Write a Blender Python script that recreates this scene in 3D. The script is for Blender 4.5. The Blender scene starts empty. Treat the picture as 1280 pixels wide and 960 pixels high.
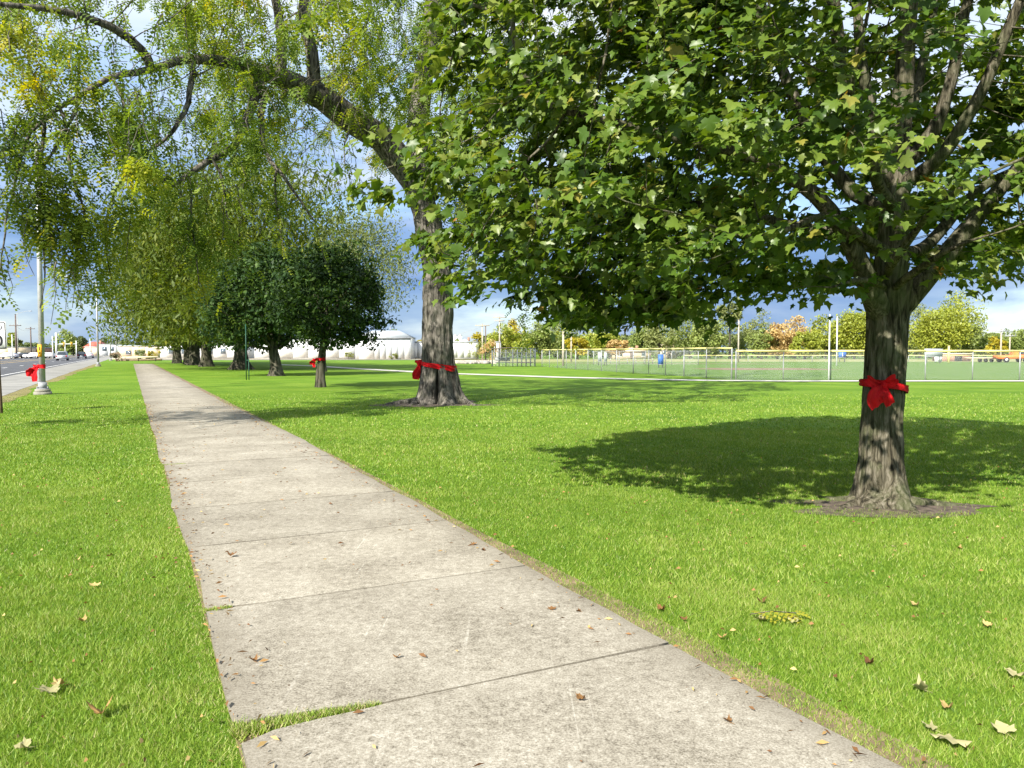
import bpy, math, random
import numpy as np
from mathutils import Vector, Matrix

R = math.radians
rng = np.random.default_rng(11)
random.seed(5)
scn = bpy.context.scene
COL = scn.collection

# ------------------------------------------------------------------ camera
PITCH = math.atan(40 / 960)
CH = 1.6
cam_d = bpy.data.cameras.new('camera')
cam_d.sensor_width = 36; cam_d.lens = 27.0
cam_d.clip_start = 0.05; cam_d.clip_end = 6000
cam = bpy.data.objects.new('camera', cam_d); COL.objects.link(cam)
cam.location = (0, 0, CH); cam.rotation_euler = (math.pi / 2 - PITCH, 0, 0)
scn.camera = cam

# ------------------------------------------------------------------ light
SUN_EL = 38.0
SUN_DIR = Vector((0.52, 0.854, 0)).normalized()          # where the light travels on the ground
scn.view_settings.view_transform = 'Standard'
scn.view_settings.look = 'None'
scn.view_settings.gamma = 1.0
scn.view_settings.use_curve_mapping = False
scn.view_settings.exposure = 1.36
sun_d = bpy.data.lights.new('sun', 'SUN'); sun_d.energy = 4.6; sun_d.angle = R(0.55); sun_d.color = (1.0, 0.95, 0.86)
sun = bpy.data.objects.new('sun', sun_d); COL.objects.link(sun)
ld = Vector((SUN_DIR.x * math.cos(R(SUN_EL)), SUN_DIR.y * math.cos(R(SUN_EL)), -math.sin(R(SUN_EL))))
sun.rotation_euler = ld.to_track_quat('-Z', 'Y').to_euler()
sun.location = (-20, -30, 40)

world = bpy.data.worlds.new('World'); scn.world = world; world.use_nodes = True
wt = world.node_tree; wt.nodes.clear()
def N(t, typ, **kw):
    n = t.nodes.new(typ)
    for k, v in kw.items():
        if k == 'inp':
            for i, x in v.items(): n.inputs[i].default_value = x
        else: setattr(n, k, v)
    return n
def ramp(t, stops, interp='LINEAR'):
    n = t.nodes.new('ShaderNodeValToRGB'); cr = n.color_ramp; cr.interpolation = interp
    while len(cr.elements) < len(stops): cr.elements.new(0.5)
    for e, (p, c) in zip(cr.elements, stops):
        e.position = p; e.color = (c[0], c[1], c[2], 1) if hasattr(c, '__len__') else (c, c, c, 1)
    return n
def mth(t, op, a, b=None, clamp=False):
    n = t.nodes.new('ShaderNodeMath'); n.operation = op; n.use_clamp = clamp
    for i, x in enumerate((a, b)):
        if x is None: continue
        if isinstance(x, (int, float)): n.inputs[i].default_value = x
        else: t.links.new(x, n.inputs[i])
    return n.outputs[0]
sky = N(wt, 'ShaderNodeTexSky', sky_type='NISHITA', sun_disc=False)
sky.sun_elevation = R(SUN_EL); sky.sun_rotation = math.atan2(-SUN_DIR.x, -SUN_DIR.y)
sky.air_density = 1.0; sky.dust_density = 0.6; sky.ozone_density = 1.5
bg_sky = N(wt, 'ShaderNodeBackground', inp={1: 0.1}); wt.links.new(sky.outputs[0], bg_sky.inputs[0])
tc = N(wt, 'ShaderNodeTexCoord')
sep = N(wt, 'ShaderNodeSeparateXYZ'); wt.links.new(tc.outputs['Generated'], sep.inputs[0])
mp = N(wt, 'ShaderNodeMapping'); mp.inputs['Scale'].default_value = (1, 1, 4.2); mp.inputs['Location'].default_value = (3.1, 0.4, 0.35)
wt.links.new(tc.outputs['Generated'], mp.inputs[0])
nz = N(wt, 'ShaderNodeTexNoise', inp={'Scale': 2.3, 'Detail': 7.0, 'Roughness': 0.55, 'Distortion': 0.25}); wt.links.new(mp.outputs[0], nz.inputs['Vector'])
nz2 = N(wt, 'ShaderNodeTexNoise', inp={'Scale': 4.6, 'Detail': 8.0, 'Roughness': 0.52, 'Distortion': 0.3}); wt.links.new(mp.outputs[0], nz2.inputs['Vector'])
# cloud base colour over elevation: pale near the horizon, slate above it, white higher up
elev = mth(wt, 'ADD', sep.outputs[2], mth(wt, 'MULTIPLY', mth(wt, 'SUBTRACT', nz.outputs[0], 0.5), 0.38))
lo = ramp(wt, [(0.0, (0.14, 0.205, 0.31)), (0.05, (0.11, 0.175, 0.29)), (0.12, (0.085, 0.15, 0.285)), (0.2, (0.125, 0.2, 0.345)), (0.28, (0.25, 0.33, 0.46)), (0.42, (0.38, 0.42, 0.48)), (0.8, (0.34, 0.385, 0.46))])
wt.links.new(elev, lo.inputs[0])
puff = ramp(wt, [(0.49, 0.0), (0.62, 0.5), (0.75, 1.0)]); wt.links.new(nz2.outputs[0], puff.inputs[0])
mixc = N(wt, 'ShaderNodeMix', data_type='RGBA'); mixc.inputs['B'].default_value = (0.42, 0.44, 0.48, 1)
lowp = ramp(wt, [(0.0, 0.45), (0.08, 0.3), (0.28, 1.0)]); wt.links.new(sep.outputs[2], lowp.inputs[0])
wt.links.new(mth(wt, 'MULTIPLY', mth(wt, 'MULTIPLY', puff.outputs[0], 0.75), lowp.outputs[0]), mixc.inputs['Factor']); wt.links.new(lo.outputs[0], mixc.inputs['A'])
bg_c = N(wt, 'ShaderNodeBackground', inp={1: 1.0}); wt.links.new(mixc.outputs['Result'], bg_c.inputs[0])
cov = ramp(wt, [(0.33, 0.45), (0.45, 0.9), (0.6, 1.0)]); wt.links.new(nz.outputs[0], cov.inputs[0])
mixs = N(wt, 'ShaderNodeMixShader'); wt.links.new(cov.outputs[0], mixs.inputs[0])
wt.links.new(bg_sky.outputs[0], mixs.inputs[1]); wt.links.new(bg_c.outputs[0], mixs.inputs[2])
wo = N(wt, 'ShaderNodeOutputWorld'); wt.links.new(mixs.outputs[0], wo.inputs[0])

scn.render.engine = 'CYCLES'
scn.cycles.max_bounces = 6; scn.cycles.diffuse_bounces = 3; scn.cycles.glossy_bounces = 2
scn.cycles.transmission_bounces = 4; scn.cycles.transparent_max_bounces = 10
scn.cycles.use_denoising = True

# ------------------------------------------------------------------ pixel helpers (1280 x 960 photograph)
F = 960.0; cP, sP = math.cos(PITCH), math.sin(PITCH)
def ray(x, y):
    dy = 480 - y
    return np.array([x - 640.0, F * cP + dy * sP, -F * sP + dy * cP])
def G(x, y, z=0.0):
    r = ray(x, y); k = (z - CH) / r[2]; return np.array([r[0] * k, r[1] * k, z])
def at(x, y, Y):
    r = ray(x, y); k = Y / r[1]; return np.array([r[0] * k, Y, CH + r[2] * k])
def GX(x, Y):                        # point on the ground at depth Y in picture column x
    r = ray(x, 440); return np.array([r[0] / r[1] * Y, Y, 0.0])

# ------------------------------------------------------------------ materials
def mat(name, col, rough=0.8, var=0.15, scale=6.0, bump=0.0, bscale=None, metal=0.0, spec=0.3, stretch=None, col2=None, coords='Object', detail=6.0):
    m = bpy.data.materials.new(name); m.use_nodes = True; t = m.node_tree; b = t.nodes['Principled BSDF']
    b.inputs['Roughness'].default_value = rough; b.inputs['Metallic'].default_value = metal
    b.inputs['Specular IOR Level'].default_value = spec
    c = N(t, 'ShaderNodeTexCoord'); mpn = N(t, 'ShaderNodeMapping'); t.links.new(c.outputs[coords], mpn.inputs[0])
    if stretch: mpn.inputs['Scale'].default_value = stretch
    n = N(t, 'ShaderNodeTexNoise', inp={'Scale': scale, 'Detail': detail, 'Roughness': 0.6}); t.links.new(mpn.outputs[0], n.inputs['Vector'])
    a = col; d = col2 or tuple(max(0, x * (1 - 2 * var)) for x in col)
    if not col2: a = tuple(min(1, x * (1 + var)) for x in col)
    r = ramp(t, [(0.32, d), (0.68, a)]); t.links.new(n.outputs[0], r.inputs[0]); t.links.new(r.outputs[0], b.inputs['Base Color'])
    if bump:
        n2 = N(t, 'ShaderNodeTexNoise', inp={'Scale': bscale or scale * 4, 'Detail': 6.0}); t.links.new(mpn.outputs[0], n2.inputs['Vector'])
        bp = N(t, 'ShaderNodeBump', inp={'Strength': bump, 'Distance': 0.02}); t.links.new(n2.outputs[0], bp.inputs['Height']); t.links.new(bp.outputs[0], b.inputs['Normal'])
    return m

def leaf_mat(name, stops, trans=0.35, rough=0.5, spec=0.35, clump=0.0):
    m = bpy.data.materials.new(name); m.use_nodes = True; t = m.node_tree; t.nodes.clear()
    at_ = N(t, 'ShaderNodeAttribute', attribute_name='var')
    fac = at_.outputs['Fac']
    if clump:
        c = N(t, 'ShaderNodeTexCoord'); n = N(t, 'ShaderNodeTexNoise', inp={'Scale': clump, 'Detail': 3.0}); t.links.new(c.outputs['Object'], n.inputs['Vector'])
        fac = mth(t, 'ADD', mth(t, 'MULTIPLY', fac, 0.55), mth(t, 'MULTIPLY', mth(t, 'SUBTRACT', n.outputs[0], 0.25), 0.9), clamp=True)
    r = ramp(t, stops); t.links.new(fac, r.inputs[0])
    b = N(t, 'ShaderNodeBsdfPrincipled', inp={'Roughness': rough, 'Specular IOR Level': spec}); t.links.new(r.outputs[0], b.inputs['Base Color'])
    tr = N(t, 'ShaderNodeBsdfTranslucent')
    hs = N(t, 'ShaderNodeHueSaturation', inp={'Hue': 0.485, 'Saturation': 1.1, 'Value': 1.35}); t.links.new(r.outputs[0], hs.inputs['Color']); t.links.new(hs.outputs[0], tr.inputs[0])
    mx = N(t, 'ShaderNodeMixShader', inp={0: trans}); t.links.new(b.outputs[0], mx.inputs[1]); t.links.new(tr.outputs[0], mx.inputs[2])
    o = N(t, 'ShaderNodeOutputMaterial'); t.links.new(mx.outputs[0], o.inputs[0])
    return m

M = {}
M['maple_leaf'] = leaf_mat('maple_leaf', [(0.0, (0.028, 0.064, 0.008)), (0.4, (0.072, 0.135, 0.015)), (0.75, (0.145, 0.205, 0.03)), (0.94, (0.22, 0.26, 0.06)), (0.985, (0.26, 0.21, 0.03)), (1.0, (0.28, 0.12, 0.03))], trans=0.42, rough=0.42, spec=0.45)
M['dark_maple_leaf'] = leaf_mat('dark_maple_leaf', [(0.0, (0.010, 0.028, 0.006)), (0.6, (0.025, 0.058, 0.010)), (1.0, (0.09, 0.15, 0.025))], trans=0.25, rough=0.6, spec=0.25)
M['locust_leaf'] = leaf_mat('locust_leaf', [(0.0, (0.07, 0.13, 0.018)), (0.5, (0.165, 0.235, 0.03)), (0.8, (0.29, 0.335, 0.04)), (1.0, (0.42, 0.37, 0.035))], trans=0.5, rough=0.6)
M['far_locust_leaf'] = leaf_mat('far_locust_leaf', [(0.0, (0.035, 0.06, 0.006)), (0.5, (0.08, 0.12, 0.009)), (1.0, (0.18, 0.19, 0.014))], trans=0.33, rough=0.6, clump=0.5)
M['pale_leaf'] = leaf_mat('pale_leaf', [(0.0, (0.15, 0.18, 0.06)), (1.0, (0.28, 0.31, 0.10))], trans=0.3, rough=0.6)
M['airy_leaf'] = leaf_mat('airy_leaf', [(0.0, (0.08, 0.11, 0.03)), (1.0, (0.18, 0.21, 0.055))], trans=0.3, rough=0.6)
M['green_leaf'] = leaf_mat('green_leaf', [(0.0, (0.13, 0.18, 0.045)), (1.0, (0.29, 0.34, 0.09))], trans=0.3, clump=0.3)
M['lime_leaf'] = leaf_mat('lime_leaf', [(0.0, (0.15, 0.20, 0.025)), (1.0, (0.38, 0.40, 0.055))], trans=0.3, clump=0.3)
M['yellow_leaf'] = leaf_mat('yellow_leaf', [(0.0, (0.24, 0.21, 0.02)), (1.0, (0.5, 0.42, 0.03))], trans=0.3, clump=0.3)
M['orange_leaf'] = leaf_mat('orange_leaf', [(0.0, (0.34, 0.25, 0.10)), (1.0, (0.56, 0.40, 0.16))], trans=0.3, clump=0.35)
M['dark_far_leaf'] = leaf_mat('dark_far_leaf', [(0.0, (0.06, 0.085, 0.03)), (1.0, (0.17, 0.20, 0.06))], trans=0.2, clump=0.2)

def bark(name, c1, c2, scale=9.0, moss=(0.07, 0.09, 0.035), mossamt=0.5):
    m = bpy.data.materials.new(name); m.use_nodes = True; t = m.node_tree; b = t.nodes['Principled BSDF']
    b.inputs['Roughness'].default_value = 0.92; b.inputs['Specular IOR Level'].default_value = 0.12
    c = N(t, 'ShaderNodeTexCoord'); mpn = N(t, 'ShaderNodeMapping'); mpn.inputs['Scale'].default_value = (1, 1, 0.16); t.links.new(c.outputs['Object'], mpn.inputs[0])
    n = N(t, 'ShaderNodeTexNoise', inp={'Scale': scale * 2.6, 'Detail': 8.0, 'Roughness': 0.65, 'Distortion': 0.6}); t.links.new(mpn.outputs[0], n.inputs['Vector'])
    r = ramp(t, [(0.38, tuple(x * 0.2 for x in c1)), (0.5, c1), (0.64, c2)]); t.links.new(n.outputs[0], r.inputs[0])
    n3 = N(t, 'ShaderNodeTexNoise', inp={'Scale': 2.2, 'Detail': 5.0, 'Roughness': 0.7}); t.links.new(c.outputs['Object'], n3.inputs['Vector'])
    rm = ramp(t, [(0.45, 0.0), (0.62, mossamt)]); t.links.new(n3.outputs[0], rm.inputs[0])
    mx = N(t, 'ShaderNodeMix', data_type='RGBA'); mx.inputs['B'].default_value = (*moss, 1); t.links.new(rm.outputs[0], mx.inputs['Factor']); t.links.new(r.outputs[0], mx.inputs['A'])
    t.links.new(mx.outputs['Result'], b.inputs['Base Color'])
    bp = N(t, 'ShaderNodeBump', inp={'Strength': 0.9, 'Distance': 0.03}); t.links.new(n.outputs[0], bp.inputs['Height']); t.links.new(bp.outputs[0], b.inputs['Normal'])
    return m
M['maple_bark'] = bark('maple_bark', (0.085, 0.075, 0.05), (0.19, 0.17, 0.13), 9)
M['locust_bark'] = bark('locust_bark', (0.095, 0.085, 0.072), (0.20, 0.18, 0.155), 5.5, mossamt=0.15)
M['far_bark'] = bark('far_bark', (0.065, 0.058, 0.042), (0.12, 0.11, 0.085), 3, mossamt=0.3)
M['ribbon'] = mat('red_ribbon_cloth', (0.55, 0.005, 0.010), rough=0.75, var=0.2, scale=9, bump=0.6, bscale=26, spec=0.2, stretch=(1, 1, .35))
M['galv'] = mat('galvanised_steel', (0.33, 0.34, 0.345), rough=0.5, var=0.12, scale=5, metal=0.3)
M['lamp_pole'] = mat('aluminium_pole', (0.36, 0.37, 0.36), rough=0.5, var=0.08, scale=4, metal=0.25)
M['white'] = mat('white_paint', (0.64, 0.65, 0.65), rough=0.6, var=0.05, scale=0.8)
M['white_metal'] = mat('white_metal_siding', (0.50, 0.52, 0.53), rough=0.5, var=0.06, scale=0.6)
M['grey_metal'] = mat('grey_metal_roof', (0.34, 0.37, 0.385), rough=0.5, var=0.07, scale=0.8)
M['dark'] = mat('dark_rubber', (0.02, 0.02, 0.022), rough=0.7, var=0.1)
M['glass'] = mat('dark_glass', (0.03, 0.04, 0.05), rough=0.1, var=0.1, spec=0.8)
M['window'] = mat('window_glass', (0.09, 0.12, 0.15), rough=0.15, var=0.2, spec=0.8)
M['brick'] = mat('red_brown_brick', (0.36, 0.19, 0.13), rough=0.9, var=0.15, scale=1.5)
M['tan'] = mat('tan_stucco', (0.58, 0.47, 0.33), rough=0.9, var=0.08, scale=1)
M['red_roof'] = mat('red_roof', (0.45, 0.10, 0.07), rough=0.7)
M['concrete_base'] = mat('pale_concrete', (0.24, 0.23, 0.19), rough=0.9, var=0.12, scale=6, bump=0.3)
M['wood'] = mat('weathered_wood', (0.30, 0.22, 0.14), rough=0.9, var=0.2, scale=5)
M['pole_wood'] = mat('utility_pole_wood', (0.40, 0.35, 0.28), rough=0.9, var=0.15, scale=3)
M['dark_wood'] = mat('dark_pole_wood', (0.13, 0.10, 0.09), rough=0.9, var=0.15, scale=3)
M['green_paint'] = mat('green_painted_steel', (0.01, 0.06, 0.035), rough=0.5)
M['yellow_cap'] = mat('pale_yellow_plastic', (0.66, 0.58, 0.22), rough=0.5, var=0.06, scale=2)
M['blue'] = mat('blue_panel', (0.04, 0.13, 0.42), rough=0.5, var=0.08)
M['orange'] = mat('orange_paint', (0.72, 0.17, 0.03), rough=0.5, var=0.08)
M['orange_sticker'] = mat('orange_plate', (0.75, 0.36, 0.03), rough=0.5, var=0.05)
M['black'] = mat('black_paint', (0.015, 0.015, 0.017), rough=0.4, var=0.1)
M['rust'] = mat('rusty_steel', (0.14, 0.085, 0.06), rough=0.85, var=0.2, scale=12)
M['stone'] = mat('grey_stone', (0.34, 0.31, 0.28), rough=0.95, var=0.25, scale=3, bump=0.4)
M['dugout_steel'] = mat('dark_grey_steel', (0.13, 0.15, 0.17), rough=0.6)
M['silver'] = mat('silver_car_paint', (0.46, 0.48, 0.50), rough=0.3, var=0.03, metal=0.4)
M['white_car'] = mat('white_car_paint', (0.72, 0.72, 0.72), rough=0.3, var=0.03)
M['black_car'] = mat('black_car_paint', (0.02, 0.022, 0.026), rough=0.25, var=0.05, spec=0.6)
M['red_car'] = mat('dark_red_car_paint', (0.28, 0.05, 0.06), rough=0.3, var=0.05)
M['red_lens'] = mat('red_lens', (0.5, 0.02, 0.02), rough=0.3)
M['grey'] = mat('grey_plastic', (0.30, 0.31, 0.33), rough=0.6)
M['signal_yellow'] = mat('signal_yellow', (0.6, 0.42, 0.03), rough=0.6)

# ------------------------------------------------------------------ mesh helpers
class MB:
    """collects (verts, faces) chunks, builds one mesh with numpy"""
    def __init__(s): s.v = []; s.f = []; s.n = 0; s.var = []
    def add(s, v, f, var=None):
        v = np.asarray(v, float).reshape(-1, 3)
        if isinstance(f, np.ndarray): fs = [f]
        else:
            d = {}
            for q in f: d.setdefault(len(q), []).append(q)
            fs = [np.array(x) for x in d.values()]
        for a in fs: s.f.append(a + s.n)
        s.v.append(v); s.n += len(v)
        if var is None: var = np.full(len(v), 0.5)
        s.var.append(np.broadcast_to(var, (len(v),)))
        return s
    def box(s, x0, x1, y0, y1, z0, z1):
        v = [(x, y, z) for x in (x0, x1) for y in (y0, y1) for z in (z0, z1)]
        f = [(0, 1, 3, 2), (4, 6, 7, 5), (0, 4, 5, 1), (2, 3, 7, 6), (0, 2, 6, 4), (1, 5, 7, 3)]
        return s.add(v, f)
    def prism(s, pts, y0, y1):          # polygon in XZ extruded along Y
        n = len(pts); v = [(x, y0, z) for x, z in pts] + [(x, y1, z) for x, z in pts]
        f = [tuple(range(n)), tuple(range(2 * n - 1, n - 1, -1))] + [(i, i + n, (i + 1) % n + n, (i + 1) % n) for i in range(n)]
        return s.add(v, f)
    def tube(s, pts, rad, sides=8, cap=True):
        p = np.asarray(pts, float); n = len(p); rad = np.broadcast_to(np.asarray(rad, float), (n,))
        t = np.gradient(p, axis=0); t /= np.linalg.norm(t, axis=1)[:, None] + 1e-12
        ref = np.array([0, 0, 1.0]) if abs(t[0][2]) < 0.9 else np.array([1.0, 0, 0])
        us = []
        u = np.cross(t[0], ref); u /= np.linalg.norm(u)
        for i in range(n):
            u = u - t[i] * u.dot(t[i]); u /= np.linalg.norm(u) + 1e-12; us.append(u.copy())
        us = np.array(us); w = np.cross(t, us)
        a = np.arange(sides) * 2 * math.pi / sides
        ring = p[:, None, :] + rad[:, None, None] * (np.cos(a)[None, :, None] * us[:, None, :] + np.sin(a)[None, :, None] * w[:, None, :])
        i, j = np.meshgrid(np.arange(n - 1), np.arange(sides), indexing='ij'); j2 = (j + 1) % sides
        f = np.stack([i * sides + j, i * sides + j2, (i + 1) * sides + j2, (i + 1) * sides + j], -1).reshape(-1, 4)
        s.add(ring.reshape(-1, 3), f)
        if cap:
            s.f.append(np.arange(sides)[::-1][None] + s.n - n * sides); s.f.append(np.arange(sides)[None] + s.n - sides)
        return s
    def build(s, name, m, parent=None, smooth=False, **props):
        me = bpy.data.meshes.new(name)
        V = np.concatenate(s.v).astype(np.float32); me.vertices.add(len(V)); me.vertices.foreach_set('co', V.ravel())
        tot = np.concatenate([np.full(len(a), a.shape[1]) for a in s.f]); lo_ = np.concatenate([a.ravel() for a in s.f])
        me.loops.add(len(lo_)); me.loops.foreach_set('vertex_index', lo_.astype(np.int32))
        me.polygons.add(len(tot)); me.polygons.foreach_set('loop_start', (np.cumsum(tot) - tot).astype(np.int32)); me.polygons.foreach_set('loop_total', tot.astype(np.int32))
        if smooth: me.polygons.foreach_set('use_smooth', np.ones(len(tot), bool))
        a = me.attributes.new('var', 'FLOAT', 'POINT'); a.data.foreach_set('value', np.concatenate(s.var).astype(np.float32))
        me.update(calc_edges=True); me.materials.append(m)
        o = bpy.data.objects.new(name, me); COL.objects.link(o)
        if parent: o.parent = parent
        for k, v in props.items(): o[k] = v
        return o

def tag(o, label, cat, group=None):
    o['label'] = label; o['category'] = cat
    if group: o['group'] = group
    return o
def thing(name, loc, label, cat, group=None, rz=0.0):
    o = bpy.data.objects.new(name, None); COL.objects.link(o); o.location = tuple(loc); o.rotation_euler = (0, 0, rz)
    return tag(o, label, cat, group)
def copy_thing(root, loc, label=None, rz=None, scale=None, group=None):
    r = root.copy(); COL.objects.link(r); r.location = tuple(loc)
    if rz is not None: r.rotation_euler = (0, 0, rz)
    if scale is not None: r.scale = (scale,) * 3 if not hasattr(scale, '__len__') else scale
    if label: r['label'] = label
    if group: r['group'] = group
    for ch in list(root.children):
        c = ch.copy(); COL.objects.link(c); c.parent = r
        for g in ch.children:
            d = g.copy(); COL.objects.link(d); d.parent = c
    return r

def vnoise(u, v, seed=0, per=None):
    """smooth value noise on a lattice, u periodic with per"""
    r_ = np.random.default_rng(seed).random((257, 257))
    iu = np.floor(u).astype(int); iv = np.floor(v).astype(int); fu = u - iu; fv = v - iv
    fu = fu * fu * (3 - 2 * fu); fv = fv * fv * (3 - 2 * fv)
    a = iu % (per or 256); b = (iu + 1) % (per or 256); c = iv % 256; d = (iv + 1) % 256
    return (r_[a, c] * (1 - fu) + r_[b, c] * fu) * (1 - fv) + (r_[a, d] * (1 - fu) + r_[b, d] * fu) * fv
def fbm(x, y, seed=0, o=4):
    s = 0; a = 0.5
    for k in range(o): s = s + a * vnoise(x * 2 ** k + 17 * k, y * 2 ** k + 31 * k, seed + k); a *= 0.5
    return s / (1 - 0.5 ** o)

# ------------------------------------------------------------------ ground, roads, paths (setting)
def sheet(name, poly, z, m, **p):
    b = MB(); b.add([(x, y, z) for x, y in poly], [tuple(range(len(poly)))]); return b.build(name, m, kind='structure', **p)

def lawn_mat(name, a, b_, c_, fine=1.0):
    m = bpy.data.materials.new(name); m.use_nodes = True; t = m.node_tree; b = t.nodes['Principled BSDF']; b.inputs['Roughness'].default_value = 0.9; b.inputs['Specular IOR Level'].default_value = 0.1
    c = N(t, 'ShaderNodeTexCoord')
    n1 = N(t, 'ShaderNodeTexNoise', inp={'Scale': 0.35, 'Detail': 6.0, 'Roughness': 0.6}); t.links.new(c.outputs['Object'], n1.inputs['Vector'])
    n2 = N(t, 'ShaderNodeTexNoise', inp={'Scale': 9.0, 'Detail': 8.0, 'Roughness': 0.75}); t.links.new(c.outputs['Object'], n2.inputs['Vector'])
    n3 = N(t, 'ShaderNodeTexNoise', inp={'Scale': 55.0, 'Detail': 4.0, 'Roughness': 0.8}); t.links.new(c.outputs['Object'], n3.inputs['Vector'])
    s = mth(t, 'ADD', mth(t, 'MULTIPLY', n1.outputs[0], 0.42), mth(t, 'ADD', mth(t, 'MULTIPLY', n2.outputs[0], 0.33), mth(t, 'MULTIPLY', n3.outputs[0], 0.25)))
    r = ramp(t, [(0.38, a), (0.5, b_), (0.62, c_)]); t.links.new(s, r.inputs[0]); t.links.new(r.outputs[0], b.inputs['Base Color'])
    bp = N(t, 'ShaderNodeBump', inp={'Strength': 0.7, 'Distance': 0.04}); t.links.new(mth(t, 'ADD', n2.outputs[0], n3.outputs[0]), bp.inputs['Height']); t.links.new(bp.outputs[0], b.inputs['Normal'])
    return m
M['lawn'] = lawn_mat('lawn_grass', (0.058, 0.135, 0.009), (0.112, 0.200, 0.016), (0.178, 0.260, 0.032))
M['field'] = lawn_mat('field_grass', (0.07, 0.14, 0.03), (0.105, 0.175, 0.045), (0.16, 0.22, 0.065))
M['asphalt'] = mat('asphalt', (0.085, 0.088, 0.095), rough=0.9, var=0.15, scale=0.4, bump=0.2, bscale=30)
M['shoulder'] = mat('shoulder_concrete', (0.24, 0.235, 0.215), rough=0.95, var=0.14, scale=0.5, bump=0.3, bscale=20)
M['dirt'] = mat('brown_dirt', (0.20, 0.145, 0.09), rough=1.0, var=0.25, scale=5, bump=0.5)
M['bare_soil'] = mat('bare_soil', (0.11, 0.085, 0.065), rough=1.0, var=0.3, scale=12, bump=0.6)
M['dry_grass'] = lawn_mat('dry_grass', (0.13, 0.13, 0.045), (0.21, 0.18, 0.08), (0.24, 0.24, 0.08))
M['dry_field'] = lawn_mat('dry_field_grass', (0.16, 0.19, 0.06), (0.24, 0.25, 0.10), (0.32, 0.30, 0.14))
M['gravel'] = mat('tan_gravel', (0.56, 0.47, 0.34), rough=1.0, var=0.15, scale=1.5, bump=0.4)
M['line_white'] = mat('road_paint_white', (0.7, 0.7, 0.68), rough=0.8, var=0.1, scale=3)
M['line_yellow'] = mat('road_paint_yellow', (0.62, 0.42, 0.10), rough=0.8, var=0.1, scale=3)

sheet('lawn_ground', [(-2500, -60), (2500, -60), (2500, 3500), (-2500, 3500)], 0.0, M['lawn'])
PS = 0.497
def along(off, Y): return (off - PS * Y, Y)
def strip(name, o0, o1, Y0, Y1, z, m, wob=0.0, n=2):
    Ys = np.linspace(Y0, Y1, n)
    l = [along(o0 + wob * (fbm(np.array([y * .3]), np.array([o0]), 3)[0] - .5), y) for y in Ys]
    r = [along(o1 + wob * (fbm(np.array([y * .3]), np.array([o1]), 5)[0] - .5), y) for y in Ys]
    b = MB(); v = [(x, y, z) for x, y in l] + [(x, y, z) for x, y in r]
    b.add(v, [(i, i + n, i + n + 1, i + 1) for i in range(n - 1)]); return b.build(name, m, kind='structure')
strip('dry_verge', -5.4, -4.1, -20, 105, 0.004, M['dry_grass'], 1.0, 400)
strip('road_shoulder', -9.2, -4.7, -30, 300, 0.010, M['shoulder'], 0.35, 200)
strip('road', -30, -8.1, -30, 900, 0.018, M['asphalt'])
strip('road_edge_line', -8.75, -8.6, -30, 600, 0.022, M['line_white'])
strip('road_centre_line', -18.1, -17.85, -30, 600, 0.022, M['line_yellow'])
strip('road_centre_line', -21.1, -20.85, -30, 600, 0.022, M['line_yellow'])
dl = MB()
for k in range(40):
    Y = -10 + 12.2 * k
    for off in (-12.6, -26):
        p = [along(off - .1, Y), along(off + .1, Y), along(off + .1, Y + 3), along(off - .1, Y + 3)]
        dl.add([(x, y, 0.023) for x, y in p], [(0, 1, 2, 3)])
dl.build('lane_dashes', M['line_white'], kind='structure')
strip('far_verge_gravel', -34, -31, 60, 500, 0.006, M['gravel'], 0.6, 80)
sheet('cross_street', [(-80, 152), (-5, 156), (-5, 166), (-80, 166)], 0.006, M['asphalt'])
sheet('street_kerb_strip', [(-74, 149.4), (-5, 153.2), (-5, 154.6), (-74, 150.8)], 0.012, M['shoulder'])
sheet('gravel_yard', [(-12, 108), (-2.2, 106), (-2.5, 150), (-16, 152)], 0.007, M['gravel'])
sheet('far_lot', [(-300, 190), (-95, 168), (-5, 168), (-5, 186), (-300, 260)], 0.005, M['gravel'])
# ball field: paler grass, dirt behind, beyond the chain link fence
sheet('ball_field', [(12.8, 44.4), (150, 45.2), (160, 126), (10, 126), (4.2, 81), (6.4, 70), (11.6, 50)], 0.004, M['field'])
sheet('dry_field_strip', [(-4, 118), (10, 126.2), (160, 126.2), (200, 175), (-20, 175)], 0.006, M['dry_field'])
sheet('infield_dirt', [(19, 68), (30, 69), (29, 76), (20, 77), (17, 73)], 0.009, M['dirt'])
sheet('field_edge_dirt', [(-1, 112), (36, 100), (36, 103), (0, 117)], 0.010, M['dirt'])

# second thin concrete path
P2 = [(-30, 97), (-23, 88), (-14.8, 73), (-5.6, 57.6), (0, 51.4), (3, 48), (7.3, 44.7), (11, 42.6), (15, 41.9), (70, 42.2)]
b = MB(); v = []; 
for i, (x, y) in enumerate(P2):
    a_ = np.array(P2[max(i - 1, 0)]); c_ = np.array(P2[min(i + 1, len(P2) - 1)]); t_ = (c_ - a_) / np.linalg.norm(c_ - a_); n_ = np.array([-t_[1], t_[0]])
    for s_ in (0.85, -0.85): v.append((x + n_[0] * s_, y + n_[1] * s_, 0.03))
b.add(v, [(2 * i, 2 * i + 1, 2 * i + 3, 2 * i + 2) for i in range(len(P2) - 1)])
M['park_path'] = mat('park_path_concrete', (0.44, 0.43, 0.38), rough=0.9, var=0.08, scale=1)
b.build('park_path', M['park_path'], kind='structure')

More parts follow.
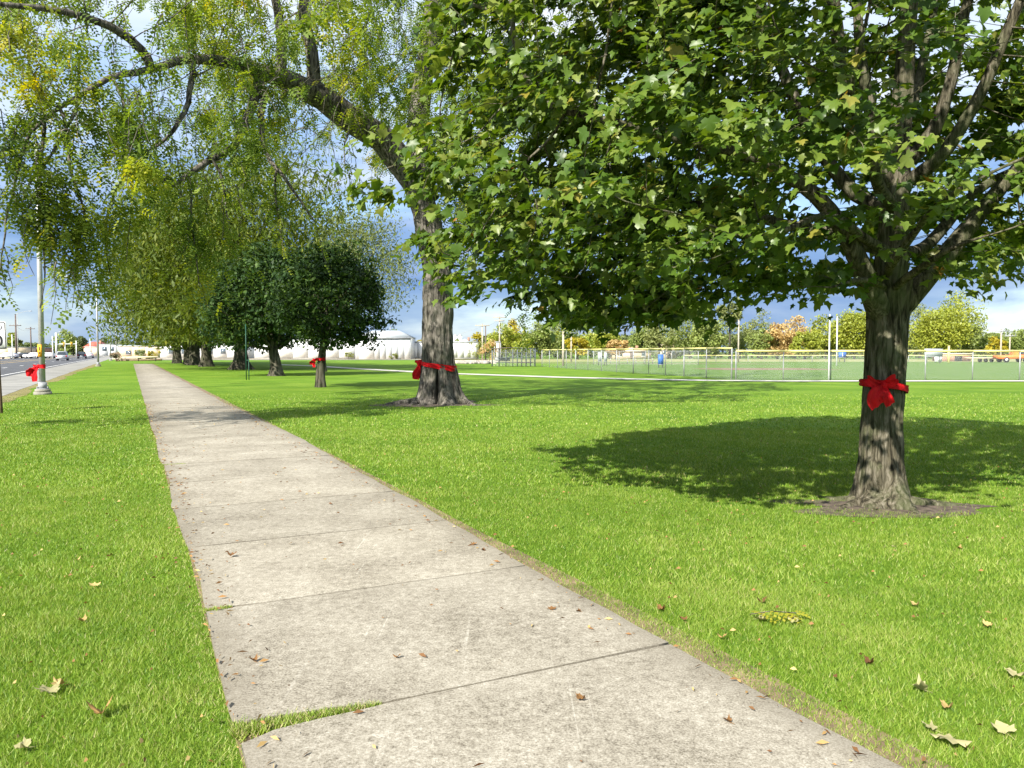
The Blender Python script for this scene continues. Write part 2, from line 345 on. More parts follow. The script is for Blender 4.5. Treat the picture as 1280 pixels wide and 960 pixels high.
# the main path: bed + separate slabs
def conc_mat():
    m = bpy.data.materials.new('weathered_concrete'); m.use_nodes = True; t = m.node_tree; b = t.nodes['Principled BSDF']; b.inputs['Roughness'].default_value = 0.88; b.inputs['Specular IOR Level'].default_value = 0.2
    c = N(t, 'ShaderNodeTexCoord')
    n1 = N(t, 'ShaderNodeTexNoise', inp={'Scale': 1.3, 'Detail': 7.0, 'Roughness': 0.65}); t.links.new(c.outputs['Object'], n1.inputs['Vector'])
    n2 = N(t, 'ShaderNodeTexNoise', inp={'Scale': 22.0, 'Detail': 6.0, 'Roughness': 0.8}); t.links.new(c.outputs['Object'], n2.inputs['Vector'])
    n3 = N(t, 'ShaderNodeTexNoise', inp={'Scale': 95.0, 'Detail': 3.0, 'Roughness': 0.8}); t.links.new(c.outputs['Object'], n3.inputs['Vector'])
    s = mth(t, 'ADD', mth(t, 'MULTIPLY', n1.outputs[0], 0.22), mth(t, 'ADD', mth(t, 'MULTIPLY', n2.outputs[0], 0.37), mth(t, 'MULTIPLY', n3.outputs[0], 0.46)))
    r = ramp(t, [(0.42, (0.12, 0.104, 0.078)), (0.49, (0.25, 0.224, 0.175)), (0.56, (0.35, 0.32, 0.258)), (0.64, (0.50, 0.465, 0.39))]); t.links.new(s, r.inputs[0])
    # dark pits
    vo = N(t, 'ShaderNodeTexVoronoi', inp={'Scale': 70.0}); t.links.new(c.outputs['Object'], vo.inputs['Vector'])
    pit = ramp(t, [(0.08, 0.62), (0.2, 1.0)]); t.links.new(vo.outputs['Distance'], pit.inputs[0])
    # long pale scrape marks running along the path (mower and shovel scratches)
    mpp = N(t, 'ShaderNodeMapping'); mpp.inputs['Rotation'].default_value = (0, 0, -math.atan(PS) + R(4)); mpp.inputs['Scale'].default_value = (42, 0.6, 1); t.links.new(c.outputs['Object'], mpp.inputs[0])
    n4 = N(t, 'ShaderNodeTexNoise', inp={'Scale': 1.0, 'Detail': 2.0, 'Roughness': 0.5, 'Distortion': 0.15}); t.links.new(mpp.outputs[0], n4.inputs['Vector'])
    n5 = N(t, 'ShaderNodeTexNoise', inp={'Scale': 0.9, 'Detail': 2.0}); t.links.new(c.outputs['Object'], n5.inputs['Vector'])
    sc = mth(t, 'MULTIPLY', ramp_out(t, n4.outputs[0], [(0.66, 0), (0.71, 0.5)]), ramp_out(t, n5.outputs[0], [(0.42, 0), (0.56, 0.8)]))
    sc = mth(t, 'MULTIPLY', sc, ramp_out(t, n2.outputs[0], [(0.4, 0.1), (0.55, 1)]))
    m1 = N(t, 'ShaderNodeMix', data_type='RGBA', blend_type='MULTIPLY', inp={'Factor': 1.0}); t.links.new(r.outputs[0], m1.inputs['A']); t.links.new(pit.outputs[0], m1.inputs['B'])
    m2 = N(t, 'ShaderNodeMix', data_type='RGBA'); m2.inputs['B'].default_value = (0.62, 0.59, 0.51, 1); t.links.new(sc, m2.inputs['Factor']); t.links.new(m1.outputs['Result'], m2.inputs['A'])
    # dirt along the slab borders (vertex attribute)
    av = N(t, 'ShaderNodeAttribute', attribute_name='var')
    dm = mth(t, 'MULTIPLY', av.outputs['Fac'], ramp_out(t, n2.outputs[0], [(0.35, 0.25), (0.6, 0.8)]))
    m3 = N(t, 'ShaderNodeMix', data_type='RGBA'); m3.inputs['B'].default_value = (0.15, 0.13, 0.095, 1); t.links.new(dm, m3.inputs['Factor']); t.links.new(m2.outputs['Result'], m3.inputs['A'])
    oi = N(t, 'ShaderNodeObjectInfo'); vv_ = mth(t, 'ADD', mth(t, 'MULTIPLY', oi.outputs['Random'], 0.10), 0.85)
    hv = N(t, 'ShaderNodeHueSaturation'); t.links.new(vv_, hv.inputs['Value']); t.links.new(m3.outputs['Result'], hv.inputs['Color'])
    t.links.new(hv.outputs[0], b.inputs['Base Color'])
    bp = N(t, 'ShaderNodeBump', inp={'Strength': 0.45, 'Distance': 0.006}); t.links.new(mth(t, 'ADD', n3.outputs[0], mth(t, 'MULTIPLY', pit.outputs[0], 0.6)), bp.inputs['Height']); t.links.new(bp.outputs[0], b.inputs['Normal'])
    return m
def ramp_out(t, sock, stops):
    r = ramp(t, stops); t.links.new(sock, r.inputs[0]); return r.outputs[0]
M['concrete'] = conc_mat()
UU = np.array([-PS, 1.0]); UU /= np.linalg.norm(UU); VV = np.array([UU[1], -UU[0]])
L0 = np.array([0.43, 0.0]); PW = 2.44 * UU[1]
def path_st(s, t): p = L0 + UU * s + VV * t; return p
def path_s(x, y): d = np.stack([np.asarray(x) - L0[0], np.asarray(y) - L0[1]], -1); return d @ UU, d @ VV
# slight sideways wander of the path edges as in the photograph
def edge_l(s): return 0.02 * np.sin(s * 1.3) + 0.03 * (fbm(s * 1.7, s * 0 + 3.3, 21) - .5) + 0.03 * (fbm(s * 9, s * 0 + 1.3, 23) - .5)
def edge_r(s): return PW + 0.02 * np.sin(s * .9 + 1) + 0.05 * (fbm(s * 1.9, s * 0 + 9.1, 22) - .5) + 0.03 * (fbm(s * 9, s * 0 + 4.3, 24) - .5) + 0.17 * np.exp(-((s - 15) / 7.) ** 2) - 0.0 * s
J0, JS = 3.47, 1.68
bed = strip('path', 0.43, 3.12, -12, 104, 0.0035, M['dirt'], 0.1, 200)
kmin, kmax = -4, 65
for k in range(kmin, kmax):
    s0 = J0 + JS * k; s1 = s0 + JS
    near = k < 8
    g = 0.0085
    n = (33 if k in (-1, 0) else 15) if near else 4; mrow = 7 if near else 2
    S = np.linspace(s0 + g, s1 - g, mrow); T = np.linspace(0, 1, n)
    SS, TT = np.meshgrid(S, T, indexing='ij')
    el, er = edge_l(SS), edge_r(SS)
    tt = el + (er - el) * TT
    jit = 0.006 * (fbm(tt * 3 + k * 7, SS * 0 + k, 31) - .5)
    SS = SS + np.where(np.abs(SS - S[0]) < 1e-6, jit + 0.0, 0) + np.where(np.abs(SS - S[-1]) < 1e-6, jit, 0)
    if k == 0:      # broken corner where weeds grow, left end of the first joint
        SS[0] += 0.10 * np.clip(1 - tt[0] / 0.62, 0, 1) ** 0.8 + .035 * (fbm(tt[0] * 7, tt[0] * 0 + 2.2, 77) - .4) * (tt[0] < .7)
    if k == -1:
        SS[-1] -= 0.035 * np.clip(1 - tt[-1] / 0.6, 0, 1) + .05 * np.clip(1 - tt[-1] / .12, 0, 1) + .02 * (fbm(tt[-1] * 7, tt[-1] * 0 + 5.2, 78) - .4) * (tt[-1] < .7)
    if k in (1, 5): SS[0] += 0.04 * np.clip(1 - tt[0] / 0.3, 0, 1)
    tilt = (random.random() - .5) * 0.012
    Z = 0.034 + tilt * (TT - .5) + (0.001 if k == -1 else 0) + 0.002 * (random.random() - .5)
    X = L0[0] + UU[0] * SS + VV[0] * tt; Y = L0[1] + UU[1] * SS + VV[1] * tt
    # rounded arris: outer rim sits 4 mm lower, then the side goes down
    rim = np.zeros_like(Z, bool); rim[0] = rim[-1] = True; rim[:, 0] = rim[:, -1] = True
    Zt = np.where(rim, Z - 0.004, Z)
    dirt = np.clip(1 - np.minimum(tt - el, er - tt) / 0.22, 0, 1) * 0.75
    v = np.stack([X, Y, Zt], -1).reshape(-1, 3)
    i, j = np.meshgrid(np.arange(mrow - 1), np.arange(n - 1), indexing='ij')
    f = np.stack([i * n + j, i * n + j + 1, (i + 1) * n + j + 1, (i + 1) * n + j], -1).reshape(-1, 4)
    bb = MB(); bb.add(v, f, dirt.ravel())
    per = [j for j in range(n)] + [i * n + n - 1 for i in range(1, mrow)] + [(mrow - 1) * n + j for j in range(n - 2, -1, -1)] + [i * n for i in range(mrow - 2, 0, -1)]
    pv = v[per]; lowv = pv.copy(); lowv[:, 2] = 0.004; q = len(per)
    bb.add(np.concatenate([pv, lowv]), np.array([(a, a + q, (a + 1) % q + q, (a + 1) % q) for a in range(q)]), 0.9)
    bb.build('concrete_slab', M['concrete'], bed)

# ------------------------------------------------------------------ grass
M['grass'] = leaf_mat('grass_blade', [(0.0, (0.06, 0.14, 0.012)), (0.45, (0.170, 0.275, 0.026)), (0.8, (0.275, 0.355, 0.06)), (0.92, (0.36, 0.39, 0.12)), (1.0, (0.44, 0.38, 0.20))], trans=0.3, rough=0.5, spec=0.3)
SOIL_C = G(1118, 636); SOIL2 = np.array([-2.25, 23.6])
def in_soil(x, y):
    d1 = ((x - SOIL_C[0] - 0.12) / 1.05) ** 2 + ((y - SOIL_C[1] - 0.1) / 0.42) ** 2 + 1.5 * (fbm(x * 2.2, y * 2.2, 44) - .5)
    d2 = ((x + 2.4) / 1.5) ** 2 + ((y - 23.3) / 0.75) ** 2 + 0.8 * (fbm(x * 2, y * 2, 45) - .5)
    return (d1 < 0.8) | (d2 < 0.8)
gb = MB()
for (Y0, Y1, dens, h, w, two) in ((2.3, 3.2, 17000, 0.024, 0.0036, False), (3.2, 5.2, 14500, 0.025, 0.004, False), (5.2, 9, 5200, 0.027, 0.0055, False), (9, 16, 1400, 0.032, 0.011, False), (16, 30, 230, 0.034, 0.024, False)):
    hw = 0.70 * Y1 + 1.2
    cnt = int(dens * (Y1 - Y0) * 2 * hw)
    x = rng.uniform(-hw, hw, cnt); y = rng.uniform(Y0, Y1, cnt)
    keep = np.abs(x) < 0.70 * y + 1.0
    s_, t_ = path_s(x, y)
    el, er = edge_l(s_), edge_r(s_)
    over = 0.055 * (fbm(s_ * 6, s_ * 0, 61) - .1)
    keep &= ((t_ < el + over) | (t_ > er - 0.07 * (fbm(s_ * 5, s_ * 0, 62) - .15))) & (t_ > -3.9) | ((t_ < -3.9) & (t_ > -4.4) & (rng.random(cnt) < 0.5)) & (t_ < 0)
    soil = in_soil(x, y); keep &= (~soil) | (rng.random(cnt) < 0.10)
    edged = np.minimum(np.abs(t_ - el), np.abs(t_ - er)); 
    keep &= (edged > 0.06) | (rng.random(cnt) < 0.7 + 4 * edged)
    keep &= (y < 19) | (rng.random(cnt) < (31 - y) / 12)
    x, y, t_, edged = x[keep], y[keep], t_[keep], edged[keep]; n = len(x)
    patch = fbm(x * .8, y * .8, 71) * 0.55 + fbm(x * 4, y * 4, 72) * 0.45; patch = .5 + (patch - .5) * 1.7
    hh = h * rng.uniform(0.55, 1.25, n) * (0.65 + 0.8 * patch); hh *= np.where(edged < 0.12, 0.7, 1)
    yaw = rng.uniform(0, 2 * math.pi, n); lean = rng.uniform(0.1, 1.05, n) * hh * 1.15
    la = rng.uniform(0, 2 * math.pi, n)
    wx = np.cos(yaw) * w / 2 * rng.uniform(.7, 1.3, n); wy = np.sin(yaw) * w / 2
    bx = np.stack([x - wx, y - wy, np.zeros(n)], -1); cx = np.stack([x + wx, y + wy, np.zeros(n)], -1)
    tip = np.stack([x + np.cos(la) * lean, y + np.sin(la) * lean, hh], -1)
    var = np.clip(0.16 + 0.55 * patch + rng.normal(0, 0.21, n), 0, 0.9)
    dry = rng.random(n) < (0.05 + 0.28 * np.clip(1 - edged / 0.16, 0, 1) * (edged < .16)); var = np.where(dry, rng.uniform(.88, 1, n), var)
    if two:
        mid = np.stack([x + np.cos(la) * lean * .35, y + np.sin(la) * lean * .35, hh * .62], -1)
        m1 = mid - np.stack([wx, wy, 0 * wx], -1) * .8; m2 = mid + np.stack([wx, wy, 0 * wx], -1) * .8
        V = np.stack([bx, cx, m2, m1, tip], 1).reshape(-1, 3); b0 = np.arange(n) * 5
        gb.add(V, np.stack([b0, b0 + 1, b0 + 2, b0 + 3], -1), np.repeat(var, 5)); base = gb.n - len(V)
        gb.f.append(np.stack([b0 + 3, b0 + 2, b0 + 4], -1) + base)
    else:
        V = np.stack([bx, cx, tip], 1).reshape(-1, 3); b0 = np.arange(n) * 3
        gb.add(V, np.stack([b0, b0 + 1, b0 + 2], -1), np.repeat(var, 3))
# weeds in the broken joint
n = 2600
tt = rng.random(n) ** 1.3 * 0.62; ss = J0 + 0.045 * np.clip(1 - tt / .75, 0, 1) + rng.normal(0, 0.03, n) * np.clip(1.15 - tt / .75, .2, 1)
p = L0[None] + UU[None] * ss[:, None] + VV[None] * (tt - 0.03)[:, None]
hh = rng.uniform(0.004, 0.026, n) * np.clip(1.2 - tt, .3, 1) + 0.008; la = rng.uniform(0, 6.28, n); yw = rng.uniform(0, 6.28, n)
wv = np.stack([np.cos(yw), np.sin(yw), 0 * yw], -1) * 0.004
c0 = np.stack([p[:, 0], p[:, 1], np.full(n, 0.01)], -1); tip = np.stack([p[:, 0] + np.cos(la) * .022, p[:, 1] + np.sin(la) * .022, 0.018 + hh], -1)
V = np.stack([c0 - wv, c0 + wv, tip], 1).reshape(-1, 3); b0 = np.arange(n) * 3
wb = MB(); wb.add(V, np.stack([b0, b0 + 1, b0 + 2], -1), np.repeat(np.clip(rng.normal(.7, .3, n), 0, 1), 3))
for (js, ext) in ((J0 + JS, 0.16), (J0 + 5 * JS, 0.3)):
    n = 500; tt = rng.random(n) * ext; ss = js + rng.normal(0, 0.015, n)
    p = L0[None] + UU[None] * ss[:, None] + VV[None] * (tt - 0.02)[:, None]; la = rng.uniform(0, 6.28, n); yw = rng.uniform(0, 6.28, n)
    wv = np.stack([np.cos(yw), np.sin(yw), 0 * yw], -1) * 0.004; c0 = np.stack([p[:, 0], p[:, 1], np.full(n, 0.02)], -1)
    tip = np.stack([p[:, 0] + np.cos(la) * .02, p[:, 1] + np.sin(la) * .02, 0.025 + rng.uniform(0.004, .02, n)], -1)
    b0 = np.arange(n) * 3; wb.add(np.stack([c0 - wv, c0 + wv, tip], 1).reshape(-1, 3), np.stack([b0, b0 + 1, b0 + 2], -1), np.repeat(np.clip(rng.normal(.7, .25, n), 0, 1), 3))
tag(gb.build('grass', M['grass'], kind='stuff'), 'short bright green lawn grass on both sides of the path', 'grass')
tag(wb.build('joint_weeds', M['grass'], kind='stuff'), 'low weeds growing in the open joints of the concrete path', 'weeds')

# bare soil round the two nearer trunks
def soil_patch(name, cx, cy, rx, ry, seed):
    b = MB(); n = 40; ring = []
    vs = [(cx, cy, 0.02)]
    for k in range(3):
        for i in range(n):
            a = i * 2 * math.pi / n; q = (0.4, 0.8, 1.12)[k] * (1 + 0.9 * (vnoise(np.array([i * .3]), np.array([seed * 1.0]), seed)[0] - .5))
            vs.append((cx + math.cos(a) * rx * q, cy + math.sin(a) * ry * q, (0.018, 0.012, 0.0045)[k]))
    f = [(0, 1 + i, 1 + (i + 1) % n) for i in range(n)] + [(1 + k * n + i, 1 + (k + 1) * n + i, 1 + (k + 1) * n + (i + 1) % n, 1 + k * n + (i + 1) % n) for k in range(2) for i in range(n)]
    b.add(vs, f); return b.build(name, M['bare_soil'], kind='structure', smooth=True)
soil_patch('bare_soil', SOIL_C[0] + 0.12, SOIL_C[1] + 0.1, 1.0, 0.42, 5)
soil_patch('bare_soil', -2.4, 23.3, 1.5, 0.7, 6)

# ------------------------------------------------------------------ trees
def trunk_mesh(mb, pts, radii, nu=72, nv=140, flare=1.6, flare_h=0.5, lobes=5, amp=0.02, ridges=26, seed=1, cleft=None, bumps=()):
    p = np.asarray(pts, float); cum = np.concatenate([[0], np.cumsum(np.linalg.norm(np.diff(p, axis=0), axis=1))])
    t = np.linspace(0, cum[-1], nv); C = np.stack([np.interp(t, cum, p[:, k]) for k in range(3)], -1)
    for _ in range(6): C[1:-1] = (C[:-2] + 2 * C[1:-1] + C[2:]) / 4
    r = np.interp(t, cum, radii)
    TH, TT = np.meshgrid(np.arange(nu) * 2 * math.pi / nu, t, indexing='xy')
    # flare with root lobes
    fl = np.exp(-TT / (flare_h * 0.45)) * (flare - 1)
    lob = 0.55 + 0.45 * np.cos(TH * lobes + 0.9 * np.sin(TH * 2 + seed)) ** 1 + 0.35 * np.cos(TH * 2 + seed)
    rad = r[:, None] * (1 + fl * np.clip(lob, 0.1, 2))
    u = TH / (2 * math.pi) * ridges
    n1 = vnoise(u + 0.8 * vnoise(u * .5, TT * 1.5, seed + 9, ridges // 2), TT * 2.2, seed, ridges); n2 = vnoise(u * 2, TT * 5, seed + 1, ridges * 2)
    rdg = (1 - np.abs(2 * n1 - 1)) * .7 + .3 * n2
    rad += amp * (rdg - .6) * 1.7 + r[:, None] * 0.10 * (vnoise(TH / (2 * math.pi) * 5, TT * 1.1, seed + 4, 5) - .5)
    for (th, z, s, a) in bumps:
        d = np.abs((TH - th + math.pi) % (2 * math.pi) - math.pi) * r[:, None]
        rad += a * np.exp(-(d ** 2 + (TT - z) ** 2) / (s * s))
    if cleft:
        th, z0, z1, wd, dp = cleft
        d = (TH - th + math.pi) % (2 * math.pi) - math.pi
        wz = np.clip((z1 - TT) / (z1 - z0), 0, 1) * np.clip((TT - z0 + .25) / .25, 0, 1)
        rad -= dp * np.exp(-(d / (wd * (0.25 + wz))) ** 2) * np.clip(wz * 3, 0, 1)
    V = C[:, None, :] + np.stack([np.cos(TH) * rad, np.sin(TH) * rad, np.zeros_like(rad)], -1)
    i, j = np.meshgrid(np.arange(nv - 1), np.arange(nu), indexing='ij'); j2 = (j + 1) % nu
    mb.add(V.reshape(-1, 3), np.stack([i * nu + j, i * nu + j2, (i + 1) * nu + j2, (i + 1) * nu + j], -1).reshape(-1, 4))
    return C, r

def colonize(pos, par, A, step, infl, kill, iters, trop=(0, 0, 0)):
    pos = [np.asarray(p, float) for p in pos]; par = list(par); P = np.array(pos); A = A.copy(); trop = np.array(trop)
    near = np.full(len(A), -1); nd = np.full(len(A), 1e9)
    def upd(start):
        nonlocal near, nd
        for a0 in range(start, len(P), 400):
            Q = P[a0:a0 + 400]; d = np.linalg.norm(A[:, None] - Q[None], axis=2); m_ = d.argmin(1); dm = d[np.arange(len(A)), m_]
            b_ = dm < nd; near[b_] = m_[b_] + a0; nd[b_] = dm[b_]
    upd(0)
    for it in range(iters):
        ok = nd < infl
        if not ok.any(): break
        idx = np.unique(near[ok]); dirs = A[ok] - P[near[ok]]; dirs /= np.linalg.norm(dirs, axis=1)[:, None] + 1e-9
        S = np.zeros((len(P), 3)); np.add.at(S, near[ok], dirs)
        D = S[idx]; D /= np.linalg.norm(D, axis=1)[:, None] + 1e-9; D = D + trop + rng.normal(0, 0.12, D.shape); D /= np.linalg.norm(D, axis=1)[:, None]
        new = P[idx] + D * step; st = len(P); P = np.concatenate([P, new]); par += list(idx)
        upd(st); k = nd > kill; A = A[k]; near = near[k]; nd = nd[k]
        if len(A) == 0 or len(P) > 9000: break
    return P, np.array(par)

def branch_radii(P, par, tip, e, fixed):
    r = np.zeros(len(P)); acc = np.zeros(len(P)); nch = np.bincount(par[par >= 0], minlength=len(P))
    for i in range(len(P) - 1, -1, -1):
        r[i] = tip if nch[i] == 0 else acc[i] ** (1 / e)
        if i in fixed: r[i] = max(fixed[i], 0)
        if par[i] >= 0: acc[par[i]] += r[i] ** e
    return r
def branch_mesh(mb, P, par, r, skip=(), sides=(10, 7, 5, 3)):
    ch = [[] for _ in P]
    for i, q in enumerate(par):
        if q >= 0: ch[q].append(i)
    for c in ch: c.sort(key=lambda i: -r[i])
    starts = [(-1, i) for i, q in enumerate(par) if q < 0]
    while starts:
        p0, i = starts.pop(); line = [] if p0 < 0 else [p0]; rad = [] if p0 < 0 else [min(r[p0], r[i] * 1.15)]
        while True:
            line.append(i); rad.append(r[i])
            for c in ch[i][1:]: starts.append((i, c))
            if not ch[i]: break
            i = ch[i][0]
        if len(line) < 2: continue
        if line[0] in skip and line[-1] in skip: continue
        rm = max(rad); sd = sides[0] if rm > .07 else sides[1] if rm > .03 else sides[2] if rm > .012 else sides[3]
        pts = P[line].copy()
        if len(pts) > 3: pts[1:-1] = (pts[:-2] + 2 * pts[1:-1] + pts[2:]) / 4
        mb.tube(pts, rad, sd, cap=False)

def rot_frames(nrm, fwd):
    """rows: x(side), y(fwd), z(normal) matrices for many instances"""
    y = fwd / (np.linalg.norm(fwd, axis=1)[:, None] + 1e-9); x = np.cross(y, nrm); x /= np.linalg.norm(x, axis=1)[:, None] + 1e-9; z = np.cross(x, y)
    return np.stack([x, y, z], 1)
def scatter(mb, tv, tf, pos, Rm, sc, var):
    n = len(pos); k = len(tv)
    V = np.einsum('kj,njm->nkm', tv, Rm) * np.asarray(sc)[:, None, None] + pos[:, None]
    f = (tf[None] + (np.arange(n) * k)[:, None, None]).reshape(-1, tf.shape[1])
    mb.add(V.reshape(-1, 3), f, np.repeat(var, k))

def maple_template(lo=False):
    half = [(0.05, 0.0), (0.16, -0.12), (0.32, -0.08), (0.50, 0.0), (0.44, 0.16), (0.60, 0.30), (0.68, 0.52), (0.46, 0.50), (0.32, 0.50), (0.30, 0.70), (0.14, 0.80), (0.0, 1.0)]
    if lo: half = [(0.05, -0.02), (0.50, -0.04), (0.38, 0.18), (0.66, 0.48), (0.30, 0.55), (0.0, 1.0)]
    o = half + [(-x, y) for x, y in half[-2::-1]]
    z = lambda x, y: 0.34 * abs(x) - 0.42 * (y - 0.3) ** 2 - 0.30 * x * x
    v = [(0, 0.3, z(0, .3))] + [(x, y, z(x, y)) for x, y in o]
    n = len(o); f = [(0, 1 + i, 1 + (i + 1) % n) for i in range(n)]
    return np.array(v), np.array(f)
def maple_mid():
    half = [(0.05, 0.0), (0.28, -0.10), (0.50, -0.02), (0.40, 0.17), (0.68, 0.48), (0.36, 0.50), (0.24, 0.76), (0.0, 1.0)]
    o = half + [(-x, y) for x, y in half[-2::-1]]; z = lambda x, y: 0.34 * abs(x) - 0.42 * (y - 0.3) ** 2 - 0.30 * x * x
    n = len(o); return np.array([(0, .3, z(0, .3))] + [(x, y, z(x, y)) for x, y in o]), np.array([(0, 1 + i, 1 + (i + 1) % n) for i in range(n)])
def frond_template(pairs=7):
    v = []; f = []
    for i in range(pairs):
        y = 0.15 + 0.8 * i / (pairs - 1); zc = -0.35 * y * y
        for s in (-1, 1):
            b0 = len(v); L = 0.30 * (1 - 0.35 * abs(y - .5)); w = 0.13
            v += [(0, y, zc), (s * L * .55, y + .09 - w, zc + .0), (s * L, y + 0.13, zc - .05), (s * L * .5, y + .07 + w, zc + .02)]
            f.append((b0, b0 + 1, b0 + 2, b0 + 3) if s > 0 else (b0, b0 + 3, b0 + 2, b0 + 1))
    return np.array(v), np.array(f)
ML = maple_template(); MLo = maple_template(True); FR = frond_template(4)

# ---- 1. the near maple on the right
MX, MY = SOIL_C[0], SOIL_C[1] + 0.28
maple = thing('maple_tree', (MX, MY, 0), 'large green maple with thick mossy trunk and red bow, nearest tree on the right', 'tree')
tb = MB()
Cm, rm_ = trunk_mesh(tb, [(0, 0, -0.05), (-0.02, 0, 0.5), (0.0, 0.0, 1.2), (0.03, 0.02, 1.9), (0.06, 0.03, 2.35)], [0.25, 0.205, 0.195, 0.20, 0.225], nu=110, nv=170, flare=1.5, flare_h=0.5, lobes=5, amp=0.022, ridges=36, seed=3,
    bumps=((math.pi * 1.30, 0.22, 0.085, -0.10), (math.pi * 1.30, 0.04, 0.16, 0.10), (math.pi * 1.56, 0.12, 0.14, 0.06), (math.pi * 1.42, 0.42, 0.08, 0.025), (math.pi * 1.2, 0.5, 0.06, 0.02)))
tb.build('trunk', M['maple_bark'], maple, smooth=True)
# limbs: (points in local coordinates, radii)
def loc(x, y, Y): return at(x, y, Y) - np.array([MX, MY, 0])
limbs = [
    ([(0.03, 0.02, 2.0), loc(1118, 300, 7.9), loc(1122, 180, 7.9), loc(1135, 60, 7.8), loc(1140, -60, 7.7), loc(1130, -220, 7.6)], [0.20, 0.15, 0.12, 0.085, 0.07, 0.04]),
    ([(0.0, 0.02, 1.95), loc(1080, 340, 7.7), loc(1060, 290, 7.6), loc(1010, 230, 7.3), loc(920, 190, 7.0), loc(800, 160, 6.8), loc(680, 130, 6.9)], [0.14, 0.10, 0.085, 0.07, 0.055, 0.04, 0.025]),
    ([(0.06, 0.02, 2.0), loc(1165, 340, 8.0), loc(1205, 290, 8.1), loc(1265, 215, 8.2), loc(1350, 150, 8.3), loc(1450, 90, 8.4)], [0.15, 0.11, 0.09, 0.07, 0.05, 0.03]),
    (1, 1, [loc(1095, 225, 7.8), loc(1060, 140, 7.7), loc(1045, 20, 7.6), loc(1020, -120, 7.4)], [0.085, 0.07, 0.06, 0.03]),
    (1, 2, [loc(1158, 190, 7.8), loc(1185, 130, 7.7), loc(1200, 30, 7.5), loc(1240, -100, 7.2)], [0.08, 0.06, 0.05, 0.03]),
    (1, 1, [loc(1170, 215, 7.5), loc(1225, 120, 7.2), loc(1270, 10, 7.0), loc(1330, -100, 6.8)], [0.07, 0.055, 0.045, 0.03]),
    (1, 1, [loc(1060, 250, 8.2), loc(990, 120, 8.5), loc(950, 20, 8.7), loc(900, -100, 8.9)], [0.075, 0.06, 0.05, 0.03]),
    (1, 0, [loc(1070, 300, 8.3), loc(980, 280, 8.7), loc(850, 250, 9.1), loc(720, 260, 9.3), loc(610, 240, 9.2)], [0.075, 0.06, 0.05, 0.035, 0.025]),
    (1, 0, [loc(1150, 320, 8.5), loc(1215, 240, 9.0), loc(1290, 200, 9.6), loc(1350, 190, 10)], [0.07, 0.055, 0.04, 0.025]),
    (1, 1, [loc(1100, 240, 7.3), loc(1080, 170, 6.6), loc(1060, 120, 6.0)], [0.06, 0.04, 0.025]),
    (1, 1, [loc(1105, 200, 7.9), loc(1080, 110, 7.9), loc(1070, 10, 8.0), loc(1075, -100, 8.2)], [0.07, 0.055, 0.045, 0.03]),
    (1, 1, [loc(1140, 150, 8.1), loc(1160, 60, 8.3), loc(1175, -40, 8.5)], [0.06, 0.045, 0.03]),
    (1, 0, [loc(1075, 300, 7.5), loc(1040, 260, 7.0), loc(985, 290, 6.5), loc(930, 300, 6.2)], [0.05, 0.035, 0.025, 0.015]),
    (1, 0, [loc(1140, 340, 7.4), loc(1175, 320, 7.0), loc(1210, 300, 6.7)], [0.04, 0.028, 0.015]),
    (1, 0, [loc(1085, 345, 7.4), loc(1060, 350, 7.1), loc(1040, 365, 6.9)], [0.03, 0.018, 0.01]),
    (1, 0, [loc(1110, 330, 7.2), loc(1150, 280, 6.6), loc(1190, 240, 6.1)], [0.045, 0.03, 0.02]),
]
seedP = []; seedPar = []; fixed = {}; limb_nodes = []; LJ = 0.06
def add_limb(pts, radii, parent=-1, step=0.2):
    p = np.array(pts, float); cum = np.concatenate([[0], np.cumsum(np.linalg.norm(np.diff(p, axis=0), axis=1))]); n = max(3, int(cum[-1] / step))
    t = np.linspace(0, cum[-1], n); q = np.stack([np.interp(t, cum, p[:, k]) for k in range(3)], -1)
    for _ in range(2): q[1:-1] = (q[:-2] + 2 * q[1:-1] + q[2:]) / 4
    q[1:-1] += rng.normal(0, step * LJ, q[1:-1].shape); rr = np.interp(t, cum, radii)
    ids = []
    for i in range(n):
        seedP.append(q[i]); seedPar.append(parent if i == 0 else ids[-1]); ids.append(len(seedP) - 1); fixed[ids[-1]] = rr[i]
    limb_nodes.append(ids); return ids
for L in limbs:
    if len(L) == 2: add_limb(L[0], L[1])
    else:
        first = np.array(L[2][0]); base = limb_nodes[0] if L[0] == 1 else limb_nodes[L[1]]
        par_ = min(base, key=lambda i: np.linalg.norm(seedP[i] - first) + (2 * max(0, seedP[i][2] - first[2])))
        add_limb([seedP[par_]] + list(L[2]), [L[3][0]] + list(L[3]), par_)
# attractors in the crown volume
def zlow(X, Y):
    base = 2.15 + 0.25 * np.sin(X * 1.7 + 1) + 0.18 * np.sin(Y * 2.3) + 0.12 * np.exp(-((X - 2.4) / .9) ** 2)
    base = base + 0.5 * np.clip((X - 4.3) / 1.2, 0, 1) + 0.5 * np.clip((6.4 - Y) / 1.5, 0, 1) + 0.0 * Y
    base = base + 0.33 * np.exp(-((X - 2.5) / .65) ** 2) + .2 * np.clip((X - 4.6) / 1., 0, 1)
    base = base - 0.42 * np.exp(-((X - .9) / 0.75) ** 2)
    return base + 1.0 * np.clip((-0.55 - X) / 0.7, 0, 1)
nA = 60000; A = rng.uniform((-1.9, 4.9, 1.9), (9.0, 12.0, 8.8), (nA, 3))
q = ((A[:, 0] - 3.5) / 5.2) ** 2 + ((A[:, 1] - 8.2) / 3.3) ** 2 + (np.clip(A[:, 2] - 4.6, 0, 9) / 4.0) ** 2 + (np.clip(4.0 - A[:, 2], 0, 9) / 4.5) ** 2
lump = fbm(A[:, 0] * .9 + A[:, 2] * .5, A[:, 1] * .9 + A[:, 2] * .7, 81)
